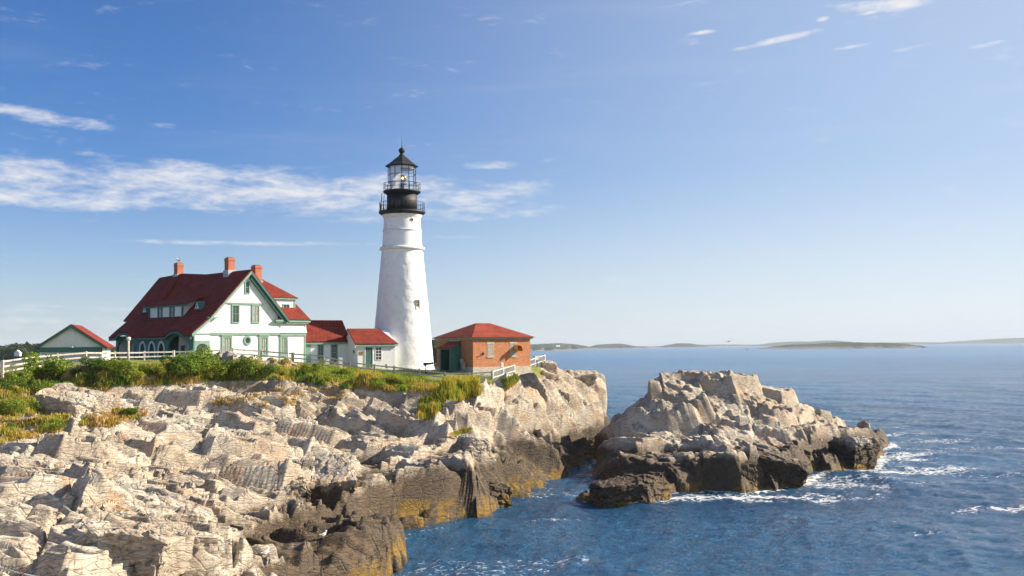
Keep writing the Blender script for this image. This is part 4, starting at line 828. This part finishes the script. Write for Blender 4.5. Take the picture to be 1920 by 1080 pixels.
dr=MB().box(-.06,-.005,3.0,3.95,bz(8.2),bz(10.3)).build('door',M['dkgreen'],pch); MB().box(-.075,-.061,3.15,3.8,bz(8.4),bz(9.2)).box(-.075,-.061,3.15,3.8,bz(9.35),bz(10.15)).build('door_panel',M['midgreen'],dr)
MB().box(-.04,-.003,2.35,4.4,bz(11.16),bz(11.30)).build('lintel',M['stone'],brick)
b=MB(); b.tube([(-.25,1.7,bz(8.2)),(-.25,1.7,bz(9.2))],.10,8).box(-.4,-.1,1.55,1.85,bz(8.9),bz(9.35)).box(-.38,-.12,1.2,1.4,bz(8.2),bz(9.0)); b.build('meter_box',M['metal'],brick)
b=MB(); b.tube([(.5,-.06,bz(9.55)),(.95,-.06,bz(9.72))],.03,6).box(1.15,1.3,-.12,0,bz(9.75),bz(9.95)).tube([(1.2,-.1,bz(9.95)),(1.17,-.1,bz(10.05))],.03,6); b.build('wall_bracket',M['black'],brick)
def small(name,label,cat,loc,rzz,build):
    t=tag(empty(name,loc,rzz),label,cat); build(t); return t
def scope(t):
    MB().tube([(0,0,-.4),(0,0,.9)],[.07,.05],8).tube([(0,0,.9),(0,0,1.05)],[.09,.06],8).build('post',M['black'],t)
    MB().tube([(-.22,0,1.1),(.18,0,1.15),(.62,0,1.2)],[.17,.12,.08],10).box(-.2,.5,-.12,.12,1.05,1.22).build('body',M['black'],t)
    MB().tube([(.55,0,1.19),(.75,0,1.22)],[.10,.12],10).build('eyepiece',M['black'],t)
small('viewing_telescope','black viewing telescope on a post before the lighthouse foot','telescope',(-8.75,107.6,7.75),rad(-8),scope)
def flood(t):
    MB().tube([(0,0,-.6),(0,0,.9)],.06,8).build('post',M['black'],t)
    MB().prism([(-.22,0,.85),(.22,0,.85),(.32,0,1.38),(-.32,0,1.38)],(0,.3,0)).build('lamp_housing',M['metal'],t)
    MB().prism([(-.19,-.02,.89),(.19,-.02,.89),(.28,-.02,1.34),(-.28,-.02,1.34)],(0,.018,0)).build('lens',M['tpaint'],t)
small('floodlight','square floodlight on a black post beside the brick building','floodlight',(2.72,119.6,8.15),rad(25),flood)
def utility(t):
    MB().tube([(0,0,-.3),(0,0,.75)],.05,8).build('post',M['black'],t); MB().box(-.13,.13,-.1,.1,.5,1.0).build('box',M['tpaint'],t)
small('utility_post','white box on a short black post against the brick wall','utility post',(-1.1,108.9,7.95),rad(30),utility)
def bench(t):
    MB().box(-.7,.7,-.18,.18,.42,.48).build('seat',M['stone'],t); MB().box(-.7,.7,.16,.2,.55,.85).build('backrest',M['stone'],t)
    for x in (-.55,.55): MB().box(x-.05,x+.05,-.15,.18,-.2,.42).build('leg',M['stone'],t)
small('bench','low bench beside the brick building behind the mesh fence','bench',(.9,112.2,8.0),rad(36),bench)

# ------------------------------------------------------------------ garage on the left
gar=tag(empty('garage',(-52.9,128.,9.2),rad(14)),"white gabled garage with green trim and red roof, left of the keeper's house",'garage')
def gz(z): return z-9.2
b=MB(); b.prism([(-3.5,0,gz(9.2)),(3.5,0,gz(9.2)),(3.5,0,gz(11.0)),(0,0,gz(13.45)),(-3.5,0,gz(11.0))],(0,8,0)); b.build('wall',M['white'],gar)
b=MB(); b.slab([(0,-.35,gz(13.75)),(4.15,-.35,gz(10.95)),(4.15,8.3,gz(10.95)),(0,8.3,gz(13.75))],.15).slab([(0,-.35,gz(13.75)),(-4.1,-.35,gz(10.95)),(-4.1,8.3,gz(10.95)),(0,8.3,gz(13.75))],.15); b.build('roof',M['roof'],gar)
b=MB()
for sx in (-1,1): b.prism([(0,-.4,gz(13.62)),(sx*4.1,-.4,gz(10.86)),(sx*4.1,-.4,gz(10.6)),(0,-.4,gz(13.3))],(0,.08,0))
b.build('verge_board',M['dkgreen'],gar)
MB().box(-3.55,3.55,-.06,0,gz(10.4),gz(10.98)).build('beam',M['midgreen'],gar); MB().box(-3.3,3.3,-.03,0,gz(9.2),gz(10.36)).build('garage_door',M['metal'],gar)
b=MB().lathe([(.05,.35),(.07,.28),(.16,.1),(.2,0),(.18,-.02)],12); wl=b.build('wall_lamp',M['tpaint'],gar); wl.location=(.15,-.2,gz(10.95))

# ------------------------------------------------------------------ find the ground
from mathutils.bvhtree import BVHTree
dg=bpy.context.evaluated_depsgraph_get(); BV=BVHTree.FromObject(shore,dg); BI=BVHTree.FromObject(isl,dg)
def ground(x,y):
    h=BV.ray_cast(Vector((x,y,60)),Vector((0,0,-1)))[0]; return h.z if h else 8.
def at(px,py,bv=None):   # the point of the shore seen in this direction
    d=(Fv*FPX+Rv*(px-960)-Uv*(py-540)).normalized(); h=(bv or BV).ray_cast(Vector((0,0,H)),d)[0]; return h
def pt(px,py,D): 
    d=Fv*FPX+Rv*(px-960)-Uv*(py-540); return Vector((0,0,H))+d*(D/d.y)

# ------------------------------------------------------------------ fences
def rail_fence(label,posts,nr,pm):
    root=tag(empty('rail_fence',(*pt(*posts[0])[:2],ground(*pt(*posts[0])[:2]))),label,'fence'); o0=root.location
    tops=[pt(*p) for p in posts]
    for i,t in enumerate(tops):
        g0=ground(t.x,t.y); w=.085; q=t-o0
        MB().box(q.x-w,q.x+w,q.y-w,q.y+w,min(g0,t.z-1.0)-.3-o0.z,q.z).build('post',pm,root)
    for a,c in zip(tops[:-1],tops[1:]):
        for k in range(nr):
            dz=-.14-.40*k
            MB().bar(a-o0+Vector((0,-.10,dz)),c-o0+Vector((0,-.10,dz+random.uniform(-.02,.02))),.05,.13).build('rail',M['fence'],root)
    return root
rail_fence('weathered white rail fence rising at the far left edge of the headland',[(5,675,84),(58,667,89),(107,662.5,93)],3,M['fence'])
rail_fence('white two-rail fence before the garage, half hidden by shrubs',[(108,663,93.2),(161,658.5,95),(215,659,97.5),(270,658,99.5),(325,657,101)],2,M['fence'])
rail_fence("white rail fence behind the bushes under the keeper's house gable",[(326,657,101.2),(380,656,102),(436,652.5,103),(490,656,104),(548,661,104.5)],2,M['fence'])
rail_fence('long weathered rail fence with grey posts descending past the lighthouse',[(550,661,104.4),(606,665.5,104),(655,676.5,103.6),(702,682.5,103.2),(739,686,103),(786,691,102.6),(834,697,102),(878,697.5,102.5),(922,695.5,103)],3,M['greypost'])
mf=[(924,696,103),(944,690,107),(965,684,111),(985,677.5,115),(1004,671,119.5),(1022,665,124)]
root=tag(empty('mesh_fence',(*pt(*mf[0])[:2],7.2)),'white picket and mesh fence climbing the rock beyond the brick building','fence'); o0=root.location; tops=[pt(*p) for p in mf]
for t in tops:
    q=t-o0; MB().tube([(q.x,q.y,q.z-1.7),(q.x,q.y,q.z+.02)],.045,8).build('post',M['tpaint'],root)
for a,c in zip(tops[:-1],tops[1:]):
    a=a-o0;c=c-o0
    for dz in (-.04,-.62): MB().bar(a+Vector((0,0,dz)),c+Vector((0,0,dz)),.045,.06).build('rail',M['tpaint'],root)
    b=MB(); n=26
    for i in range(1,n): p=a.lerp(c,i/n); b.bar(p+Vector((0,0,-1.12)),p+Vector((0,0,-.05)),.055,.03)
    b.build('picket_panel',M['tpaint'],root)
def lamppost(px,top,D,label):
    p=pt(px,top,D); g0=ground(p.x,p.y); t=tag(empty('lamp_post',(p.x,p.y,g0)),label,'lamp post'); h=p.z-g0
    MB().tube([(0,0,-.4),(0,0,h-.3)],[.11,.09],10).build('post',M['fence'],t); MB().lathe([(.10,h-.32),(.19,h-.28),(.20,h-.06),(.14,h)],12).build('lamp_head',M['tpaint'],t)
lamppost(241,632,97,'white lamp post with round head before the porch arches')
p=pt(540,640,103.5); g0=ground(p.x,p.y); t=tag(empty('white_pole',(p.x,p.y,g0)),'plain tall white pole in the bushes before the house wing','pole')
MB().tube([(0,0,-.3),(0,0,p.z-g0)],.07,8).build('pole',M['tpaint'],t); MB().lathe([(.08,p.z-g0),(.1,p.z-g0+.03),(.07,p.z-g0+.1)],8).build('pole_cap',M['tpaint'],t)
p=pt(391,650,103); g0=ground(p.x,p.y); 

# ------------------------------------------------------------------ plants
GR=np.array([[.15,.23,.025],[.26,.33,.035],[.09,.16,.02],[.05,.10,.018]]); YE=np.array([[.40,.34,.05],[.48,.33,.08],[.32,.34,.045],[.22,.25,.03]]); DRY=np.array([[.52,.36,.15],[.56,.42,.22],[.44,.22,.06],[.28,.24,.06]])
def shrub_proto(seed,pal,size=1.):
    rs=np.random.RandomState(seed); lobes=[(np.array([rs.uniform(-.75,.75),rs.uniform(-.5,.5),rs.uniform(.35,1.05)]),rs.uniform(.28,.5)) for _ in range(9)]
    C,d=clump_points(2600,lobes,rs); C[:,2]=np.abs(C[:,2]); nn=d*.7+rs.normal(size=d.shape)*.6+np.array([0,0,.4]); nn/=np.linalg.norm(nn,axis=1)[:,None]
    tone=pal[rs.choice(len(pal),len(C))]*rs.uniform(.7,1.3,(len(C),1))
    root=empty('shrub',(0,0,0)); o=quads('foliage',C,rs.uniform(.035,.075,len(C)),.55,nn,tone); o.parent=root
    b=MB()
    for k in range(9):
        l=lobes[k][0]; b.tube([(l[0]*.2,l[1]*.2,-.2),(l[0]*.6,l[1]*.6,l[2]*.5),tuple(l)],[.025,.016,.006],5)
    b.build('stem',M['bark'],root); return root
protos=[shrub_proto(1,GR[[0,1,1,2]]),shrub_proto(2,GR[[2,3,0,2]]),shrub_proto(3,YE[[2,3,0,3]]),shrub_proto(4,np.concatenate([YE[[3,2]],GR[[0,2]]]))]
used=[False]*4
def shrub(px,py,hpx,kind,wf,label,group):
    h=at(px,py)
    if h is None: return
    s_=hpx*h.y/FPX/1.25*(random.choice((.45,.6,.75,.9)) if 'tallest' not in label else 1.)
    p=protos[kind]
    if used[kind]: p=copy_tree(p)
    used[kind]=True
    p.location=(h.x,h.y,h.z-.1*s_); p.scale=(s_*wf,s_*wf,s_); p.rotation_euler=(0,0,random.uniform(0,6.28)); tag(p,label,'shrub',group)
g1='shrubs before the garage'; l1='leafy shrub on the clifftop below the garage fence'
shrub(92,703,52,0,1.1,'tallest bright green bush, in front of the garage left corner','shrubs before the garage')
for a in ((66,708,34,0,1.3),(120,703,40,0,1.2),(146,702,30,1,1.4),(30,722,28,3,1.5),(8,735,30,1,1.5)): shrub(*a,l1,g1)
for a in ((172,700,40,1,1.2),(192,699,38,1,1.2),(210,700,34,3,1.2)): shrub(*a,'dark green bush in the row right of the garage fence post','dark bushes beside the garage')
for a in ((60,738,30,1,1.5),(95,748,34,3,1.6),(120,765,30,1,1.5),(75,775,26,3,1.4),(150,742,26,1,1.5),(165,742,22,3,1.5),(45,765,28,2,1.5),(12,775,28,3,1.6),(185,745,20,1,1.4)): shrub(*a,'low scrub bush among the rocks on the left slope','scrub on the left slope')
for a in ((228,705,36,3,1.3),(250,708,44,2,1.2),(275,706,40,3,1.3),(300,704,46,2,1.1),(322,700,42,1,1.3),(345,700,42,1,1.3),(358,696,44,0,1.2)): shrub(*a,'yellowish green bush in the thicket below the porch arches','thicket below the porch')
shrub(382,692,52,0,1.,'tallest pointed bush at the left corner of the white gable wall','thicket below the porch')
for a in ((365,702,36,1,1.4),(410,702,38,3,1.3),(432,702,36,1,1.3),(455,704,40,3,1.2),(478,702,40,0,1.2),(500,704,40,1,1.2),(520,704,36,2,1.2),(395,706,40,2,1.1)): shrub(*a,'green bush in the thicket below the white gable wall','thicket below the gable')
for a in ((545,706,24,2,1.6),(612,688,26,0,1.),(640,706,20,3,1.8),(700,716,20,3,1.8),(740,718,18,2,1.8),(583,700,22,3,1.7)): shrub(*a,'small green shrub in the grass below the long fence','small shrubs below the long fence')
for a in ((95,868-60,16,3,2.2),(15,800,18,3,2.2),(245,778,18,1,1.8),(645,728,14,1,1.6),(725,728,14,1,1.6)): shrub(*a,'low leafy plant in a pocket of the rock slope','plants in rock pockets')
# grass: far too many blades to count
def inpoly(px,py,poly):
    c=False;j=len(poly)-1
    for i in range(len(poly)):
        if (poly[i][1]>py)!=(poly[j][1]>py) and px<(poly[j][0]-poly[i][0])*(py-poly[i][1])/(poly[j][1]-poly[i][1]+1e-9)+poly[i][0]: c=not c
        j=i
    return c
def meadow(name,zones,label,seed):
    rs=np.random.RandomState(seed); random.seed(seed); B=[];T=[];Hh=[]
    for poly,n,h0,h1,pal,thr in zones:
        xs_=[p[0] for p in poly];ys_=[p[1] for p in poly]
        c=np.stack([rs.uniform(min(xs_),max(xs_),n*3),rs.uniform(min(ys_),max(ys_),n*3),np.zeros(n*3)],1)
        nz=fbm(c/np.array([26,9,1]),seed,3); k=0
        for (x,y,_),q in zip(c,nz):
            if q<thr or not inpoly(x,y,poly): continue
            hit=at(x,y)
            if hit is None: continue
            B.append(hit); Hh.append(rs.uniform(h0,h1)); T.append(pal[int(min(len(pal)-1,max(0,(q-thr)*len(pal)*1.3+rs.uniform(-1,1))))]); k+=1
            if k>=n: break
    B=np.array([tuple(b) for b in B]); T=np.array(T); Hh=np.array(Hh); n=len(B); m=7
    B=np.repeat(B,m,0)+np.concatenate([rs.normal(size=(n*m,2))*.11,np.full((n*m,1),-.06)],1); T=np.repeat(T,m,0)*rs.uniform(.7,1.3,(n*m,1)); Hh=np.repeat(Hh,m)*rs.uniform(.5,1.15,n*m)
    a=rs.uniform(0,6.28,n*m); lean=rs.normal(size=(n*m,2))*.22*Hh[:,None]; w=.018+.012*rs.rand(n*m)
    side=np.stack([np.cos(a)*w,np.sin(a)*w,a*0],1); mid=B+np.stack([lean[:,0]*.3,lean[:,1]*.3,Hh*.55],1); tip=B+np.stack([lean[:,0],lean[:,1],Hh],1)
    V=np.stack([B-side,B+side,mid+side*.7,tip,mid-side*.7],1).reshape(-1,3); F=np.arange(len(V)).reshape(-1,5)
    F=np.concatenate([F[:,[0,1,2,4]],F[:,[4,2,3,3]]]) 
    tri=F[:,2]==F[:,3]
    o=np_mesh(name,V,F[~tri],M['leaf'],attrs={'tone':np.repeat(T,5,0)})
    return tag(o,label,'grass',kind='stuff')
MIX=np.concatenate([DRY[[0,3]],YE,GR[[0,2]]]); DR2=np.concatenate([DRY,YE[[0,3]]])
meadow('grass',[([(0,705),(60,700),(200,685),(380,685),(540,675),(620,682),(720,702),(800,715),(880,722),(800,735),(720,735),(600,722),(520,712),(400,714),(300,722),(215,722),(180,745),(0,770)],9500,.25,.75,MIX,-.35),
  ([(560,676),(800,708),(790,730),(720,730),(600,715)],5200,.3,.8,np.concatenate([YE,GR[[0,1]]]),-.5),
  ([(0,770),(70,755),(140,765),(120,800),(0,830)],1100,.2,.5,MIX,-.05)],'yellow green grass and weeds along the top of the rocks below the fence',21)
meadow('autumn_grass',[([(150,795),(180,768),(270,765),(275,778),(200,800)],1100,.15,.4,DR2,-.3),([(20,812),(110,805),(100,815),(20,822)],380,.15,.3,DR2,-.2),([(840,812),(880,800),(880,808),(845,818)],220,.12,.25,DR2,-.4),([(380,735),(560,720),(700,740),(560,760),(400,760)],900,.12,.35,DR2,.12)],'rust and straw coloured grass in hollows of the rock',22)
meadow('tall_grass',[([(825,748),(832,720),(895,715),(900,740),(860,752)],1500,.7,1.5,np.concatenate([GR[[1,0]],YE[[2,0]]]),-.8),([(785,785),(790,755),(830,735),(835,752),(805,788)],1100,.5,1.1,YE,-.8),([(940,715),(968,700),(972,712),(950,730)],260,.25,.6,YE,-.8)],'tall green reed grass in the gully below the fence',23)

# ------------------------------------------------------------------ boulders
def boulder(name,label,loc,dim,rot,seed,mat=None,cat='boulder',group=None):
    rs=np.random.RandomState(seed); bm=bmesh.new()
    for i in range(8):
        c=np.array([(1 if i&1 else -1),(1 if i&2 else -1),(1 if i&4 else -1)])*rs.uniform(.72,1.0,3); 
        for j in range(3):
            q=c.copy(); q[j]*=rs.uniform(.55,.8); bm.verts.new(tuple(q*np.array(dim)*.5))
    r=bmesh.ops.convex_hull(bm,input=bm.verts[:]); bmesh.ops.delete(bm,geom=[v for v in bm.verts if not v.link_faces],context='VERTS')
    bmesh.ops.triangulate(bm,faces=bm.faces[:]); 
    n=5 if max(dim)>2.2 else 4
    for _ in range(n): bmesh.ops.subdivide_edges(bm,edges=[e for e in bm.edges if e.calc_length()>.16],cuts=1,use_grid_fill=True); bmesh.ops.triangulate(bm,faces=[f for f in bm.faces if len(f.verts)>4])
    bm.normal_update(); V=np.array([v.co[:] for v in bm.verts]); Nn=np.array([v.normal[:] for v in bm.verts])
    c,g_=plates(V+7.,(.8,1.2,.45),rotm(20,8,5),seed+9,.7,.7); e,_=plates(V+3.,(.25,.4,.2),rotm(10,4,5),seed+29,.7,.7)
    V=V+Nn*(c*.16+e*.05-.07*(1-sst(g_,0,.08))+fbm(V*2.,seed,3)*.06)[:,None]
    for v,q in zip(bm.verts,V): v.co=q
    me=bpy.data.meshes.new(name); bm.to_mesh(me); bm.free(); me.materials.append(mat or M['rock']); o=bpy.data.objects.new(name,me); COL.objects.link(o)
    o.location=loc; o.rotation_euler=[rad(a) for a in rot]; return tag(o,label,cat,group)
def bp(px,py,D): return pt(px,py,D)
boulder('boulder','dark upright boulder at the waterline, foot of the rock islet',bp(1390,893,79.2),(2.0,2.2,2.7),(8,6,20),1)
boulder('boulder','long wedge shaped dark boulder lying at the islet waterline, right of the upright one',bp(1452,884,81.5),(5.2,3.4,2.6),(4,14,-12),2)
boulder('boulder','square block at the right end of the islet where waves break',bp(1600,855,92.5),(3.0,3.4,3.6),(-6,10,25),3)
boulder('boulder','weed covered low boulder at the left foot of the islet',bp(1160,930,72.5),(3.5,3.0,2.3),(5,-8,15),4)
boulder('boulder','weed covered boulder beside the gap on the left end of the islet',bp(1205,920,74.5),(3.6,3.,2.4),(-5,6,50),5)
boulder('boulder','flat overhanging slab on top of the promontory right of the mesh fence',bp(1082,716,129.),(3.8,4.5,1.5),(-4,-10,15),6)
boulder('boulder','tall pale pinnacle at the end of the mesh fence',bp(1026,704,122.5),(1.9,3.0,3.6),(6,4,14),7)
boulder('boulder','pale block left of the pinnacle below the mesh fence',bp(1003,730,117),(2.4,3.6,3.4),(10,-6,10),17)
boulder('boulder','large dark faced boulder on the left slope under the shrubs',bp(135,765,70),(4.6,4.0,2.3),(6,10,-18),8)
boulder('boulder','big tan diagonal slab standing out of the lower ledge',bp(590,905,60.5),(4.6,4.8,1.5),(16,-12,14),9)
boulder('boulder','small tan boulder leaning against the diagonal slab',bp(535,925,58),(2.2,2.4,1.5),(8,-18,30),10)
boulder('boulder','orange stained boulder at the bottom edge, near the cable',bp(230,1040,33.5),(3.4,2.2,1.9),(5,4,8),11)
boulder('boulder','orange stained round boulder at the bottom, right of the other orange one',bp(330,1045,36.5),(3.0,2.4,1.9),(-4,8,30),12)
boulder('boulder','pale rounded boulder at the lower left edge of the picture',bp(40,905,47),(4.8,3.8,2.2),(4,6,20),13)
boulder('boulder','broad pale slab with a sunlit right face in the lower left',bp(280,985,42),(4.6,3.8,2.0),(12,8,35),14)
boulder('boulder','pale stone standing in the grass left of the white gable',bp(548,690,99),(1.3,1.1,1.1),(0,20,0),15)
boulder('boulder','flat pale stone lying in the grass below the gable',bp(520,697,98),(1.6,1.2,.8),(0,10,30),16)
boulder('boulder','square upright block on the edge of the dark cliff ledge',bp(892,845,76),(2.0,2.0,2.2),(0,4,20),18)
boulder('boulder','triangular wet boulder at the foot of the dark cliff in the water',bp(905,930,72.5),(3.4,3.,2.4),(0,18,40),19)

# ------------------------------------------------------------------ gulls, boats, buoy, cable
def gull(loc,rz_,label,s_=1.):
    t=tag(empty('gull',loc,rz_),label,'gull'); b=MB()
    prof=[(.01,-.30),(.05,-.2),(.10,-.08),(.115,.05),(.09,.15),(.055,.2),(.06,.26),(.062,.30),(.03,.345)]
    pa=[(0,-.30,.27),(0,-.2,.25),(0,-.08,.24),(0,.05,.26),(0,.14,.32),(0,.18,.39),(0,.21,.45),(0,.25,.46),(0,.28,.45)]
    b.tube([Vector(p)*s_ for p in pa],[r*s_ for r,_ in prof],10); b.build('body',M['gull'],t)
    b=MB(); b.tube([Vector(p)*s_ for p in ((0,.27,.455),(0,.35,.44))],[.02*s_,.006*s_],6); b.build('beak',M['orange'],t)
    for sx in (-1,1):
        b=MB(); b.add([Vector(p)*s_ for p in ((sx*.10,.1,.30),(sx*.125,-.05,.29),(sx*.06,-.38,.27),(sx*.03,-.3,.33),(sx*.05,-.05,.35),(sx*.05,.1,.35))],[(0,1,2,3,4,5)]); b.build('wing',M['gullgrey'],t)
        MB().tube([Vector(p)*s_ for p in ((sx*.04,0,.18),(sx*.04,.0,0))],.012*s_,5).build('leg',M['orange'],t)
    return t
cA=house.matrix_world
def hw(s,t,z):
    v=Vector(h3(s,t,z)); c_,s__=math.cos(rad(45)),math.sin(rad(45)); return Vector((hx+v.x*c_-v.y*s__,hy+v.x*s__+v.y*c_,HZ+v.z))
gull(hw(4.7,15.9,21.4),rad(100),'white gull perched on the left chimney of the house',1.1)
for (px,py,bv_,lb) in ((606,1010,BV,'white gull sitting on the dark ledge near the water, right one of two'),(497,1045,BV,'white gull sitting on the dark ledge near the water, left one of two'),(1048,712,BV,'gull standing on the promontory beside the flat slab'),(1405,702,BI,'gull standing on the crest of the islet')):
    h=at(px,py,bv_)
    if h is not None: gull(h,random.uniform(0,6),lb,.7)
fg=tag(empty('flying_gull',pt(1366,641,300),.4),'dark gull in flight low over the horizon','gull')
MB().tube([(0,-.4,0),(0,-.1,.02),(0,.25,.03),(0,.42,.02)],[.03,.13,.11,.03],8).build('body',M['gullgrey'],fg)
for sx in (-1,1): MB().prism([(0,.16,.05),(sx*.5,.22,.38),(sx*1.1,.02,.2),(sx*.5,.02,.33),(0,-.1,.04)],(0,0,.02)).build('wing',M['gullgrey'],fg)
def boat(px,py,D,L,mat,label,cabin=True):
    p=pt(px,py,D); t=tag(empty('motor_boat',(p.x,p.y,0),.2),label,'boat')
    MB().prism([(-L/2,-.2*L,0),(L*.3,-.2*L,0),(L/2,0,.0),(L*.3,.2*L,0),(-L/2,.2*L,0)],(0,0,L*.16)).build('hull',mat,t)
    MB().box(-L*.15,L*.12,-L*.1,L*.1,L*.16,L*.36).build('cabin',M['tpaint'],t); MB().tube([(-L*.02,0,L*.36),(-L*.02,0,L*.62)],.08,5).build('mast',M['metal'],t)
boat(1401,652.5,2300,6,M['black'],'dark little motor boat left of the near island')
boat(1597,655.5,1900,4.5,M['tpaint'],'small pale boat in front of the near island')
boat(1122,652,3300,8,M['tpaint'],'tiny white boat near the far shore')
cb=tag(empty('cable_handrail',(-12.9,26.6,5.3)),'rusty cable with wire loops across the bottom left corner','cable')
p0_,p1_=pt(-40,1056,27)-cb.location,pt(140,1096,27.5)-cb.location
MB().tube([p0_,(p0_+p1_)/2+Vector((0,0,-.02)),p1_],.022,8).build('cable',M['metal'],cb)
for px,py in ((42,1069),(106,1082)):
    q=pt(px,py,27.1)-cb.location; MB().tube([q+Vector((.07*math.cos(a),0,.07*math.sin(a)-.02)) for a in np.linspace(0,6.0,14)],.011,6).tube([q+Vector((0,0,-.09)),q+Vector((0,.05,-1.2))],.014,6).build('loop',M['rust'],cb)

# ------------------------------------------------------------------ haze
hm_=bpy.data.materials.new('haze'); hm_.use_nodes=True; hg=N(hm_.node_tree); hg.n.clear()
pv=hg.new('ShaderNodeVolumePrincipled'); pv.inputs['Color'].default_value=(.78,.89,1.,1); pv.inputs['Density'].default_value=.00007; pv.inputs['Anisotropy'].default_value=.0
hg.l.new(pv.outputs[0],hg.new('ShaderNodeOutputMaterial').inputs['Volume'])
hz=box_obj('haze',hm_,-30000,30000,-60,12000,-9,130); tag(hz,kind='stuff')
